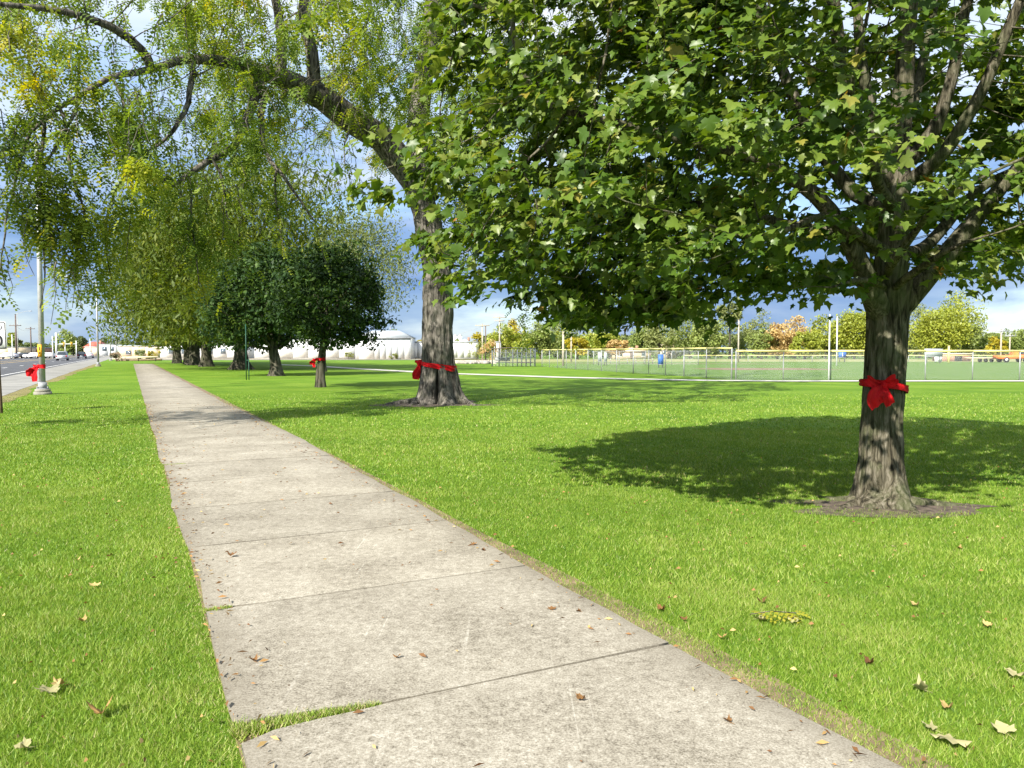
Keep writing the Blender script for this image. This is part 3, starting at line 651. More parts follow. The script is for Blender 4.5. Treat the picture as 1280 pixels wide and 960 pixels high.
ax = np.hypot(A[:, 0] - MX, A[:, 1] - MY)
keep = (q < 0.75 + 0.55 * lump) & (A[:, 2] > zlow(A[:, 0], A[:, 1])) & (ax > np.where(A[:, 2] < 2.9, .40, .8)) & ~((np.abs(A[:, 0] - MX - .1) < .6) & (A[:, 1] < MY) & (A[:, 2] > 3.0) & (rng.random(nA) < .7)) & ~((A[:, 0] < -1.0 + 3.2 * (fbm(A[:, 2] * 1.1 + 3, A[:, 1] * .8, 85) - .5)) & (A[:, 2] > 3.1)) & ((q > 0.28) | (rng.random(nA) < 0.35))
A = A[keep][:4600] - np.array([MX, MY, 0])
P, par = colonize(seedP, seedPar, A, 0.17, 1.9, 0.22, 70, trop=(0, 0, -0.03))
r = branch_radii(P, par, 0.0035, 2.2, fixed)
bb = MB(); branch_mesh(bb, P, par, r)
bb.build('branches', M['maple_bark'], maple, smooth=True)
nch = np.bincount(par[par >= 0], minlength=len(P))
thin = np.where((r < 0.010) & (np.arange(len(P)) >= len(seedP)))[0]
NL = 60000
w_ = np.where(nch[thin] == 0, 2.4, 1.0); w_ = w_ * np.where(P[thin][:, 2] > 5.9, 0.8, 1.0) * np.where(P[thin][:, 0] < -1.2, 1.45, 1.0)
NC = 5200; csrc = rng.choice(thin, NC, p=w_ / w_.sum()); ccen = P[csrc] + rng.normal(0, .05, (NC, 3)); csz = rng.uniform(.07, .19, NC)
ctilt = rng.normal(0, .22, (NC, 2)); lc = rng.integers(0, NC, NL); src = csrc[lc]
od = rng.normal(0, 1, (NL, 3)) * csz[lc][:, None] * np.array([1, 1, .28]); od[:, 2] += od[:, 0] * ctilt[lc][:, 0] + od[:, 1] * ctilt[lc][:, 1] - .9 * (od[:, 0] ** 2 + od[:, 1] ** 2)
pos = ccen[lc] + od
out = pos - (np.array([0, 0.3, 3.0])); outh = out.copy(); outh[:, 2] *= .3; outh /= np.linalg.norm(outh, axis=1)[:, None]
wp = pos + np.array([MX, MY, 0]); ok = (wp[:, 2] > zlow(wp[:, 0], wp[:, 1]) - 0.22) & ((np.hypot(wp[:, 0] - MX, wp[:, 1] - MY) > .5) | (wp[:, 2] < 2.9)) & ((np.abs(wp[:, 0] - MX - .05) > .5) | (wp[:, 1] > MY) | (wp[:, 2] < 3.0) | (lc % 10 < 4))
pos, outh, src, lc = pos[ok], outh[ok], src[ok], lc[ok]; NL = len(pos)
nrm = np.array([-.12, -.22, 0.9]) + outh * 0.3 + rng.normal(0, 0.34, (NL, 3)); nrm /= np.linalg.norm(nrm, axis=1)[:, None]
fwd = outh * 0.8 + rng.normal(0, 0.65, (NL, 3)) + np.array([0, 0, -0.5])
Rm = rot_frames(nrm, fwd); sc = 0.045 + 0.062 * rng.random(NL) ** 1.2
sc = sc * np.where(pos[:, 1] > .1, 1.4, 1.08)
clumpv = .6 * fbm(P[src][:, 0] * 1.5 + 40, P[src][:, 2] * 1.5 + P[src][:, 1] + 40, 91) + .4 * rng.random(NC)[lc]
var = np.clip(0.1 + 0.85 * clumpv + rng.normal(0, .18, NL), 0, .94); yl = rng.random(NL); var = np.where(yl < 0.012, rng.uniform(.95, 1, NL), var)
# the 300 leaves nearest the camera are objects of their own
wp = pos + np.array([MX, MY, 0]); dist = np.linalg.norm(wp - np.array([0, 0, CH]), axis=1)
vis = (np.abs(wp[:, 0] / wp[:, 1]) < 0.70) & ((wp[:, 2] - CH) / wp[:, 1] < 0.48)
order = np.argsort(np.where(vis, dist / (sc / .12), 99)); single = order[:300]; rest = np.setdiff1d(np.arange(NL), single)
fb = MB(); nearm = rest[dist[rest] < 6.0]; midm = rest[(dist[rest] >= 6.0) & (dist[rest] < 7.9)]; farm = rest[dist[rest] >= 7.9]; MM = maple_mid(); scatter(fb, *MM, pos[midm], Rm[midm], sc[midm], var[midm])
scatter(fb, *ML, pos[nearm], Rm[nearm], sc[nearm], var[nearm]); scatter(fb, *MLo, pos[farm], Rm[farm], sc[farm] * 1.12, var[farm])
fb.build('foliage', M['maple_leaf'], maple, kind='stuff')
lms = []
for vv in (0.35, 0.5, 0.62, 0.75, 0.86, 0.97):
    t_ = MB(); t_.add(ML[0], ML[1], vv); o = t_.build('leaf', M['maple_leaf']); lms.append(o.data); bpy.data.objects.remove(o)
for i in single:
    me = lms[int(np.argmin(np.abs(np.array([0.35, 0.5, 0.62, 0.75, 0.86, 0.97]) - var[i])))]
    o = bpy.data.objects.new('leaf', me); COL.objects.link(o); o.parent = maple
    m4 = Matrix([list(Rm[i][:, k]) for k in range(3)]).to_4x4()
    m4 = Matrix(np.array(Rm[i]).T.tolist()).to_4x4()
    o.matrix_local = Matrix.Translation(Vector(pos[i])) @ m4 @ Matrix.Scale(float(sc[i]), 4)

def roots(t, r0, specs, m, seed):
    g = np.random.default_rng(seed)
    for (a, L_, th) in specs:
        n_ = 9; tt_ = np.linspace(0, 1, n_); aa = a + .35 * tt_ ** 2 * g.choice([-1, 1]) + g.normal(0, .03, n_)
        rr_ = r0 + (L_ - r0) * tt_; b = MB()
        b.tube(np.stack([np.cos(aa) * rr_, np.sin(aa) * rr_, th * .55 * (1 - tt_) ** 1.3 - .012 + g.normal(0, .004, n_)], -1), th * (1 - .75 * tt_), 8); b.build('root', m, t, smooth=True)
roots(maple, .22, [(3.5, .75, .075), (4.3, .55, .08), (5.1, .62, .085), (5.9, .95, .07), (.1, .8, .07), (2.8, .7, .06)], M['maple_bark'], 3)
# ---- 2. the big honey locust in the centre
LX, LY = -2.28, 23.9
locust = thing('honey_locust_tree', (LX, LY, 0), 'tall old locust with furrowed grey trunk and one long limb arching over the path', 'tree')
tb = MB()
def ll(x, y, Y): return at(x, y, Y) - np.array([LX, LY, 0])
trunk_mesh(tb, [(0.0, 0, -0.1), (0.0, 0, 1.0), (-0.05, 0, 2.5), (-0.02, 0, 4.0), (-0.35, 0, 5.8), (-0.8, 0, 7.2)], [0.60, 0.52, 0.46, 0.43, 0.41, 0.42], nu=120, nv=200, flare=2.0, flare_h=0.95, lobes=5, amp=0.05, ridges=34, seed=8, cleft=(math.pi * 1.5, 0.35, 1.25, 0.10, 0.33), bumps=((math.pi * 1.3, 3.6, 0.3, 0.04), (0, 3.0, 0.5, 0.06)))
tb.build('trunk', M['locust_bark'], locust, smooth=True)
roots(locust, .6, [(3.3, 1.9, .15), (3.8, 1.3, .15), (4.5, 1.15, .14), (5.2, 1.2, .15), (5.9, 1.6, .15), (.2, 1.3, .13)], M['locust_bark'], 5)
seedP = []; seedPar = []; fixed = {}; limb_nodes = []; LJ = 0.17
main = add_limb([(-0.35, 0, 6.2), ll(500, 195, 23.9), ll(470, 165, 23.2), ll(430, 143, 22.4), ll(385, 112, 21.6), ll(345, 98, 20.6), ll(300, 78, 19.5), ll(250, 68, 18.4), ll(190, 85, 17), ll(120, 110, 15.8), ll(55, 150, 15)], [0.44, 0.43, 0.40, 0.38, 0.34, 0.24, 0.15, 0.11, 0.08, 0.055, 0.035], step=0.4)
up = add_limb([(-0.6, 0, 6.6), ll(518, 150, 24.2), ll(530, 90, 24.6), ll(545, 0, 25), ll(550, -120, 25.4), ll(560, -260, 26)], [0.42, 0.34, 0.3, 0.26, 0.2, 0.12], step=0.4)
def sub(base, pts, radii, step=0.35):
    first = np.array(pts[0]); i = min(base, key=lambda k: np.linalg.norm(seedP[k] - first)); return add_limb([seedP[i]] + list(pts), [radii[0]] + list(radii), i, step)
sub(main, [ll(395, 100, 21.5), ll(382, 50, 21.4), ll(385, -20, 21.6), ll(370, -150, 22)], [.2, .16, .13, .08])
sub(main, [ll(355, 85, 20.6), ll(350, 30, 20.3), ll(330, -60, 20), ll(290, -150, 20)], [.14, .12, .1, .06])
dn = sub(main, [ll(325, 105, 20.0), ll(315, 145, 19.4), ll(290, 185, 18.6), ll(250, 210, 17.7), ll(215, 235, 17.2)], [.13, .11, .09, .07, .045])
d2 = sub(main, [ll(330, 120, 19.8), ll(322, 165, 19.5), ll(338, 205, 19.3), ll(365, 235, 19.1), ll(392, 275, 19)], [.08, .07, .05, .035, .02], .25)
sub(main, [ll(250, 75, 18.2), ll(235, 130, 17.8), ll(225, 160, 17.5), ll(200, 185, 17.3), ll(150, 195, 17)], [.08, .06, .05, .035, .02], .25)
sub(main, [ll(200, 70, 17), ll(130, 30, 16), ll(60, 10, 15.2), ll(0, 5, 14.6), ll(-80, -20, 14)], [.1, .08, .06, .045, .03], .3)
sub(up, [ll(560, 40, 25), ll(640, -20, 24.5), ll(740, -40, 24), ll(830, 20, 23.6), ll(860, 120, 23.4)], [.2, .16, .12, .08, .04])
sub(up, [ll(540, 60, 25), ll(600, -40, 27), ll(680, -60, 29), ll(760, -20, 31)], [.18, .14, .1, .06])
sub(up, [ll(545, 80, 24.4), ll(620, 60, 23.5), ll(700, 100, 22.8), ll(760, 190, 22.4), ll(780, 280, 22.2)], [.12, .1, .08, .05, .03])
drops = [(main, [ll(60, 160, 14.9), ll(48, 210, 14.7), ll(52, 260, 14.6), ll(58, 320, 14.5), ll(50, 385, 14.4)]),
         (main, [ll(35, 150, 14.8), ll(20, 220, 14.6), ll(8, 290, 14.5), ll(-4, 350, 14.4)]),
         (main, [ll(82, 150, 15.1), ll(85, 220, 15), ll(100, 240, 15), ll(108, 280, 15), ll(95, 320, 15), ll(77, 368, 15)]),
         (dn, [ll(170, 200, 16.4), ll(140, 240, 16.2), ll(128, 290, 16.1), ll(140, 350, 16.1)]),
         (dn, [ll(235, 225, 17.2), ll(240, 260, 17.1), ll(245, 320, 17.1), ll(250, 365, 17.0)]),
         (dn, [ll(275, 200, 18), ll(280, 250, 17.9), ll(290, 300, 17.8)]),
         (d2, [ll(340, 215, 19.2), ll(345, 260, 19.1), ll(352, 300, 19.1)]),
         (main, [ll(440, 150, 22.3), ll(432, 180, 22.1), ll(428, 215, 22)]),
         (main, [ll(105, 125, 15.4), ll(70, 180, 15), ll(30, 240, 14.8), ll(25, 300, 14.7)]),
         (main, [ll(150, 110, 16), ll(160, 160, 15.8), ll(150, 200, 15.7), ll(165, 260, 15.6)])]
dropn = []
for base, pts in drops: dropn += sub(base, pts, list(np.linspace(.035, .008, len(pts))), .2)[3:]
nseed = len(seedP)
def box_pts(lo_, hi, n, f=None):
    a = rng.uniform(lo_, hi, (n, 3)); return a if f is None else a[f(a)]
def imgpts(x0, x1, y0, y1, Y0, Y1, n):
    o = []
    for _ in range(n):
        Y = random.uniform(Y0, Y1); o.append(at(random.uniform(x0, x1), random.uniform(y0, y1), Y))
    return np.array(o)
A = np.concatenate([
    imgpts(20, 230, 10, 190, 14, 18, 300), imgpts(-30, 90, 60, 330, 13.8, 15.5, 110), imgpts(230, 480, -20, 110, 17, 22, 300),
    imgpts(150, 330, 90, 230, 16, 20, 120), imgpts(330, 470, 120, 215, 19, 22.5, 70), imgpts(-60, 500, -160, 10, 14, 25, 420), imgpts(380, 560, -60, 120, 21, 26, 130),
    imgpts(560, 870, -150, 330, 20.5, 27, 420), imgpts(640, 860, 300, 395, 21, 23, 70), imgpts(380, 900, -330, -100, 22, 34, 320),
    box_pts((-12, 24, 9), (3, 33, 14), 260), box_pts((-15.5, 9.5, 6), (-9.5, 13.0, 9.5), 90)]) - np.array([LX, LY, 0])
P, par = colonize(seedP, seedPar, A, 0.35, 4.0, 0.5, 60, trop=(0, 0, -0.05))
# hanging twigs from thin nodes
r = branch_radii(P, par, 0.006, 2.25, fixed)
bb = MB(); branch_mesh(bb, P, par, r, sides=(12, 8, 5, 3))
thin = np.where(r < 0.03)[0]
tw_src = rng.choice(thin, 1900); fpos = []; fdir = []
for i in tw_src:
    L_ = random.uniform(.35, 1.25); a = random.uniform(0, 6.28); sp = random.uniform(.15, .5); n_ = 6
    t_ = np.linspace(0, 1, n_)[:, None]
    pt = P[i] + np.concatenate([np.cos(a) * sp * t_, np.sin(a) * sp * t_, -L_ * t_ ** 1.5 + .1 * t_], 1) + rng.normal(0, .025, (n_, 3)) * t_
    bb.tube(pt, np.linspace(.012, .006, n_), 3, cap=False)
    for k in range(1, n_):
        for _ in range(2 if k < 3 else 1): fpos.append(pt[k] + rng.normal(0, .03, 3)); aa = random.uniform(0, 6.28); fdir.append((math.cos(aa), math.sin(aa), random.uniform(-1.5, 0)))
bb.build('branches', M['locust_bark'], locust, smooth=True)
# fronds straight on the thin branches and on the explicit hanging strands
NS = 32000; NC = 1450; wz = P[thin] + np.array([LX, LY, 0]); wz = np.where((wz[:, 2] - CH) / wz[:, 1] > .47, np.where(wz[:, 0] < -3, .4, .3), 1.0) * np.where((wz[:, 0] < -.5) | (wz[:, 2] < 5), 1.3, .6); cc = P[rng.choice(thin, NC, p=wz / wz.sum())] + rng.normal(0, .15, (NC, 3)); dn_ = dropn[::2]; cc[:len(dn_)] = P[np.array(dn_)] + rng.normal(0, .12, (len(dn_), 3)); ci = rng.integers(0, NC, NS); csz = rng.uniform(.14, .42, NC)
fpos = np.array(fpos + list(cc[ci] + rng.normal(0, 1, (NS, 3)) * csz[ci][:, None] * np.array([.85, .85, .95]) + np.array([0, 0, -.15]))); aa = rng.uniform(0, 6.28, NS)
fdir = np.array(fdir + list(np.stack([np.cos(aa), np.sin(aa), rng.uniform(-1.5, 0, NS)], -1)))
nf = len(fpos); wv_ = fpos + np.array([LX, LY, 0])
gap = fbm(wv_[:, 0] * .75, wv_[:, 2] * .75 + wv_[:, 1] * .4, 101, 2); cyan = (gap > 0.44) | (np.arange(nf) < nf - NS); cyan &= ~((wv_[:, 0] > -5.6) & (wv_[:, 0] < -2.6) & (wv_[:, 2] > 5.0) & (wv_[:, 2] < 7.9) & (wv_[:, 1] > 17) & (wv_[:, 1] < 26) & (rng.random(nf) < .8)); fpos, fdir, gap = fpos[cyan], fdir[cyan], gap[cyan]; nf = len(fpos)
Rm = rot_frames(np.array([0, 0, 1.0]) + rng.normal(0, .45, (nf, 3)), fdir); sc = rng.uniform(.19, .33, nf)
cl = fbm(fpos[:, 0] * .6 + 9, fpos[:, 2] * .8 + fpos[:, 1] * .5, 103)
var = np.clip(-.35 + 1.55 * cl + rng.normal(0, .14, nf), 0, 1)
fb = MB(); scatter(fb, *FR, fpos, Rm, sc, var); fb.build('foliage', M['locust_leaf'], locust, kind='stuff')

# ---- generic farther trees
def far_tree(name, X, Y, H, trunk_h, tr, rx, rz, leafm, label, group=None, nleaf=5000, leaf=0.3, droop=0.0, cz=None, lean=0.0, gaps=0.34, cat='tree', seed=None, ry=None, barkm=None, limbs_n=7, shape=1.0, flare=1.5, full=0):
    g = np.random.default_rng(seed if seed is not None else int(abs(X * 31 + Y * 17)))
    ry = ry or rx; cz = cz if cz is not None else H - rz
    t = thing(name, (X, Y, 0), label, cat, group)
    b = MB(); top = np.array([lean, 0, cz + rz * .3])
    zs = np.array([-.05, .3, .8, 1.0]) ; pts = [(0, 0, -.05), (0, 0, trunk_h * .35), (lean * .3, 0, trunk_h), tuple(top)]
    trunk_mesh(b, pts, [tr, tr * .85, tr * .72, tr * .2], nu=28, nv=36, flare=flare, flare_h=trunk_h * .4, lobes=4, amp=tr * .07, ridges=14, seed=int(g.integers(1, 99)))
    b.build('trunk', barkm or M['far_bark'], t, smooth=True)
    b = MB(); K = []
    nc = max(14, int(nleaf / 60)) if not full else 420
    # clump centres inside the crown, denser near the shell
    d = g.normal(0, 1, (nc * 3, 3)); d /= np.linalg.norm(d, axis=1)[:, None]; rr = g.uniform(.35, 1, nc * 3) ** .5
    c = d * rr[:, None] * np.array([rx, ry, rz]) * ((0.58 if full else .5) + (0.85 if full else 1.0) * (fbm(d[:, 0] * 1.6 + 5, d[:, 2] * 1.6 + 5 + d[:, 1], int(g.integers(1, 99)))[:, None]))
    c = c[c[:, 2] > -rz * .92][:nc] + np.array([lean, 0, cz])
    for i in range(limbs_n * 2):
        e = c[g.integers(0, len(c))]; s0 = np.array([lean * .4, 0, trunk_h * g.uniform(.85, 1.5)]); s0[2] = min(s0[2], cz)
        m1 = (s0 + e) / 2 + np.array([0, 0, -.08 * rz]) + g.normal(0, .06 * rx, 3)
        tt_ = np.linspace(0, 1, 8)[:, None]; pt = (1 - tt_) ** 2 * s0 + 2 * tt_ * (1 - tt_) * m1 + tt_ ** 2 * e
        b.tube(pt, np.linspace(tr * .32, tr * .05, 8), 5, cap=False)
    b.build('branches', barkm or M['far_bark'], t, smooth=True)
    n = nleaf; ci = g.integers(0, len(c), n); cr = (0.21 if not full else .12) * (rx + rz) * g.uniform(.6, 1.15, len(c))
    dd = g.normal(0, 1, (n, 3)); dd /= np.linalg.norm(dd, axis=1)[:, None]; rad = g.uniform(.2, 1, n) ** .5
    pos = c[ci] + dd * (rad * cr[ci])[:, None] * np.array([1, 1, .75 + droop]) + np.array([0, 0, -1.0]) * (droop * cr[ci] * .5)[:, None]
    lowcut = pos[:, 2] > cz - rz * 1.02; pos = pos[lowcut]; ci = ci[lowcut]; n = len(pos)
    nrm = np.array([0, 0, .8]) + dd[:n] * .5 + g.normal(0, .45, (n, 3)); fw = g.normal(0, 1, (n, 3)) + np.array([0, 0, -1.4 * droop])
    Rm = rot_frames(nrm, fw); s = leaf * g.uniform(.6, 1.3, n)
    if droop: tv = np.array([(0, -.5, 0), (.16, 0, 0), (0, .6, -.05), (-.16, 0, 0)])
    else: tv = np.array([(0, -.5, 0), (.3, -.1, .05), (0, .5, -.05), (-.3, -.1, .05)])
    fb = MB(); scatter(fb, tv, np.array([(0, 1, 2, 3)]), pos, Rm, s, np.clip(g.normal(.5, .2, n) + (g.random(len(c)) - .5)[ci] * .5, 0, 1))
    fb.build('foliage', leafm, t, kind='stuff'); return t

# ribboned small maple, its neighbour, the locusts beyond
p = GX(400, 34.9)
far_tree('maple_tree', p[0], p[1], 6.4, 2.0, 0.22, 2.45, 2.35, M['dark_maple_leaf'], 'small round dark green maple with a red ribbon, left of the big locust trunk', nleaf=17000, leaf=.19, seed=4, gaps=.3, limbs_n=8, lean=.5, full=1)
p = GX(345, 51.5)
far_tree('maple_tree', p[0] - .0, p[1], 8.6, 1.9, 0.42, 4.0, 3.5, M['dark_maple_leaf'], 'dark green maple without a ribbon, just left of the small ribboned maple', nleaf=19000, leaf=.27, seed=6, lean=-.7, full=1)
p = GX(301, 70)
far_tree('honey_locust_tree', p[0], p[1], 19.5, 3.6, 0.62, 10.5, 8.3, M['far_locust_leaf'], 'huge olive locust with wide flared trunk standing behind the pair of green posts', group=None, nleaf=46000, leaf=.5, droop=.6, seed=7, flare=1.9)
far_tree('honey_locust_tree', GX(258, 84)[0], 84, 17, 3.2, 0.62, 7.5, 7.2, M['far_locust_leaf'], 'olive locust whose trunk stands rightmost in the far group of trunks', nleaf=15000, leaf=.6, droop=.6, seed=9)
far_tree('honey_locust_tree', GX(243, 93)[0], 93, 17.5, 3.4, 0.70, 7.5, 7.5, M['far_locust_leaf'], 'olive locust with broad pale trunk in the middle of the far trunk group', nleaf=15000, leaf=.6, droop=.6, seed=10)
far_tree('honey_locust_tree', GX(236, 97)[0], 97, 14, 3.0, 0.35, 5.5, 6, M['far_locust_leaf'], 'locust with dark trunk half hidden by the broad pale trunk beside it', nleaf=6000, leaf=.6, droop=.6, seed=12)
far_tree('honey_locust_tree', GX(231.5, 102)[0], 102, 12, 3.4, 0.24, 4.5, 5, M['far_locust_leaf'], 'slim leaning locust between the pale leftmost trunk and the dark trunk', nleaf=4000, leaf=.6, droop=.6, seed=13, lean=.8)
far_tree('honey_locust_tree', GX(221, 108)[0], 108, 19, 4.0, 0.62, 8.3, 8.2, M['far_locust_leaf'], 'yellowish locust with straight pale trunk, leftmost of the far group by the path end', nleaf=16000, leaf=.6, droop=.6, seed=14)
far_tree('locust_tree', GX(403, 62)[0], 62, 13.2, 5.0, 0.25, 3.6, 4.1, M['airy_leaf'], 'pale airy tree showing right of the dark maple crown, far behind it', nleaf=8000, leaf=.30, droop=.3, seed=15, lean=3.3)

# ------------------------------------------------------------------ red ribbons
def cloth(mb, pts, widths, nrm, across, th=0.006, wav=0.0, seed=0, nseg=22, nc=7):
    """strip of cloth along pts; 'across' is the width direction; folded by small waves; closed thin solid"""
    p = np.array(pts, float); cum = np.concatenate([[0], np.cumsum(np.linalg.norm(np.diff(p, axis=0), axis=1))]); t = np.linspace(0, cum[-1], nseg)
    q = np.stack([np.interp(t, cum, p[:, k]) for k in range(3)], -1)
    for _ in range(3): q[1:-1] = (q[:-2] + 2 * q[1:-1] + q[2:]) / 4
    w = np.interp(t, cum, widths); tan = np.gradient(q, axis=0); tan /= np.linalg.norm(tan, axis=1)[:, None]
    if isinstance(across, tuple): ac = np.broadcast_to(np.array(across, float), q.shape)
    else: ac = across
    ac = ac - tan * (ac * tan).sum(1)[:, None]; ac /= np.linalg.norm(ac, axis=1)[:, None] + 1e-9; nn = np.cross(tan, ac)
    u = np.linspace(-.5, .5, nc)
    off = wav * (np.sin(u[None] * 11 + t[:, None] * 14 + seed) + .5 * np.sin(u[None] * 23 - t[:, None] * 9 + seed * 2))
    Vt = q[:, None] + ac[:, None] * (u[None] * w[:, None])[..., None] + nn[:, None] * (off + th / 2)[..., None]
    Vb = q[:, None] + ac[:, None] * (u[None] * w[:, None])[..., None] + nn[:, None] * (off - th / 2)[..., None]
    i, j = np.meshgrid(np.arange(nseg - 1), np.arange(nc - 1), indexing='ij')
    f = np.stack([i * nc + j, i * nc + j + 1, (i + 1) * nc + j + 1, (i + 1) * nc + j], -1).reshape(-1, 4)
    n = nseg * nc; fs = [f, f[:, ::-1] + n]
    per = [k for k in range(nc)] + [k * nc + nc - 1 for k in range(1, nseg)] + [(nseg - 1) * nc + k for k in range(nc - 2, -1, -1)] + [k * nc for k in range(nseg - 2, 0, -1)]
    m_ = len(per); side = np.array([(per[a], per[(a + 1) % m_], per[(a + 1) % m_] + n, per[a] + n) for a in range(m_)])
    mb.add(np.concatenate([Vt.reshape(-1, 3), Vb.reshape(-1, 3)]), np.concatenate(fs + [side]))
def ring_band(mb, rad, zf, w, wav, seed=0, n=49, **kw):
    a = np.linspace(0, 2 * math.pi, n); pts = np.stack([np.cos(a) * rad, np.sin(a) * rad, zf(a)], -1)
    cloth(mb, pts, [w * (1 + .12 * math.sin(3 * x + seed)) for x in a], None, (0, 0, 1), wav=wav, seed=seed, nseg=n, nc=7, **kw)
def knot(mb, c, r, seed=0):
    t = np.arange(0, 10); th, ph = np.meshgrid(np.linspace(0, math.pi, 9), np.linspace(0, 2 * math.pi, 14, endpoint=False), indexing='ij')
    rr = r * (1 + .18 * np.sin(3 * ph + seed) * np.sin(th) + .1 * np.sin(5 * th))
    V = np.stack([np.sin(th) * np.cos(ph) * rr, np.sin(th) * np.sin(ph) * rr * .8, np.cos(th) * rr * 1.1], -1) + np.array(c)
    i, j = np.meshgrid(np.arange(8), np.arange(14), indexing='ij'); j2 = (j + 1) % 14
    mb.add(V.reshape(-1, 3), np.stack([i * 14 + j, (i + 1) * 14 + j, (i + 1) * 14 + j2, i * 14 + j2], -1).reshape(-1, 4))

# maple bow
rb = thing('red_ribbon', (MX, MY, 0), 'big red cloth bow tied round the near maple trunk on the right', 'ribbon', 'red ribbons tied to trunks and poles')
tr_ = 0.232
def mloc(x, y, Y): return at(x, y, Y) - np.array([MX, MY, 0])
kn = mloc(1103, 481, MY - 0.235)
zr = kn[2]
b = MB(); ring_band(b, tr_ + 0.004, lambda a: zr - 0.005 - 0.055 * np.clip(np.cos(a), 0, 1) + 0.02 * np.clip(-np.cos(a), 0, 1), 0.075, 0.004, 2); b.build('band', M['ribbon'], rb, smooth=True)
b = MB(); cloth(b, [kn, mloc(1093, 478, MY - .31), mloc(1084, 470, MY - .33), mloc(1082, 476, MY - .35), mloc(1094, 484, MY - .34), kn], [.03, .05, .06, .06, .05, .03], None, (.6, .1, 1), wav=.006, seed=1); b.build('bow_loop', M['ribbon'], rb, smooth=True)
b = MB(); cloth(b, [kn, mloc(1112, 474, MY - .33), mloc(1119, 470, MY - .36), mloc(1121, 476, MY - .33), mloc(1112, 483, MY - .30), kn], [.03, .05, .065, .065, .05, .03], None, (-.5, .1, 1), wav=.006, seed=2); b.build('bow_loop', M['ribbon'], rb, smooth=True)
b = MB(); cloth(b, [kn + np.array([0, -.03, 0]), mloc(1098, 489, MY - .36), mloc(1092, 498, MY - .39), mloc(1097, 508, MY - .36)], [.05, .14, .18, .15], None, (1, .3, -.25), wav=.008, seed=3, nc=11, nseg=26); b.build('tail', M['ribbon'], rb, smooth=True)
b = MB(); cloth(b, [kn + np.array([0.01, -.02, 0]), mloc(1107, 489, MY - .33), mloc(1109, 498, MY - .34), mloc(1113, 506, MY - .31)], [.04, .09, .11, .10], None, (1, .2, .1), wav=.007, seed=5, nc=9, nseg=24); b.build('tail', M['ribbon'], rb, smooth=True)
b = MB(); knot(b, kn + np.array([0, -.035, 0]), .042, 1); b.build('knot', M['ribbon'], rb, smooth=True)
# locust sash
rb = thing('red_ribbon', (LX, LY, 0), 'red sash round the big central locust trunk, its tails hanging on the left side', 'ribbon', 'red ribbons tied to trunks and poles')
z0 = at(518, 454, LY)[2]; z1 = at(564, 461, LY)[2]
b = MB(); n = 65; a = np.linspace(0, 2 * math.pi, n)
rl = 0.55
pts = np.stack([np.cos(a) * rl, np.sin(a) * rl * 1.0, (z0 + z1) / 2 - (z0 - z1) / 2 * np.cos(a)], -1)
cloth(b, pts, [.15 + .035 * math.cos(x) for x in a], None, (0, 0, 1), wav=.016, seed=2, nseg=n, nc=9, th=.012); b.build('band', M['ribbon'], rb, smooth=True)
k0 = np.array([-rl - .03, -.08, z0])
b = MB(); knot(b, k0, .10, 2); b.build('knot', M['ribbon'], rb, smooth=True)
b = MB(); cloth(b, [k0, k0 + (-.05, -.05, -.15), k0 + (-.10, -.06, -.32), k0 + (-.12, -.05, -.5)], [.1, .17, .24, .22], None, (1, -.3, 0), wav=.03, seed=2, nc=9, th=.012); b.build('tail', M['ribbon'], rb, smooth=True)
b = MB(); cloth(b, [k0, k0 + (-.02, -.02, -.15), k0 + (-.01, -.0, -.3), k0 + (-.03, -.02, -.47)], [.08, .13, .16, .15], None, (1, .3, 0), wav=.03, seed=4, nc=9, th=.012); b.build('tail', M['ribbon'], rb, smooth=True)
b = MB(); cloth(b, [k0, k0 + (-.08, -.03, .05), k0 + (-.15, -.03, .06)], [.06, .10, .06], None, (0, .4, 1), wav=.01, seed=4, nc=7, th=.012, nseg=10); b.build('bow_loop', M['ribbon'], rb, smooth=True)
# small maple ribbon
def small_ribbon(X, Y, z, r, k, label, side=-1, w=.13):
    rb = thing('red_ribbon', (X, Y, 0), label, 'ribbon', 'red ribbons tied to trunks and poles')
    b = MB(); ring_band(b, r, lambda a: z + 0 * a, w, .008, 3, th=.01); b.build('band', M['ribbon'], rb, smooth=True)
    k0 = np.array([side * r * .9, -r * .7, z]); b = MB(); knot(b, k0, .05 * k, 1); b.build('knot', M['ribbon'], rb, smooth=True)
    b = MB(); cloth(b, [k0, k0 + (side * .12 * k, -.03, -.03), k0 + (side * .24 * k, -.03, -.17 * k), k0 + (side * .26 * k, -.02, -.3 * k)], [.06, .2 * k, .24 * k, .16 * k], None, (.7, .2, .7), wav=.02, seed=3, th=.01, nc=9); b.build('tail', M['ribbon'], rb, smooth=True)
    b = MB(); cloth(b, [k0, k0 + (side * .06 * k, -.05, -.15 * k), k0 + (side * .10 * k, -.05, -.3 * k), k0 + (side * .08 * k, -.04, -.45 * k)], [.05, .14 * k, .2 * k, .15 * k], None, (1, -.2, 0), wav=.02, seed=6, th=.01, nc=9); b.build('tail', M['ribbon'], rb, smooth=True)
p = GX(400, 34.9); small_ribbon(p[0] + .03, p[1], at(400, 449, 34.9)[2], .215, .8, 'small red ribbon on the slim dark maple left of the big locust')

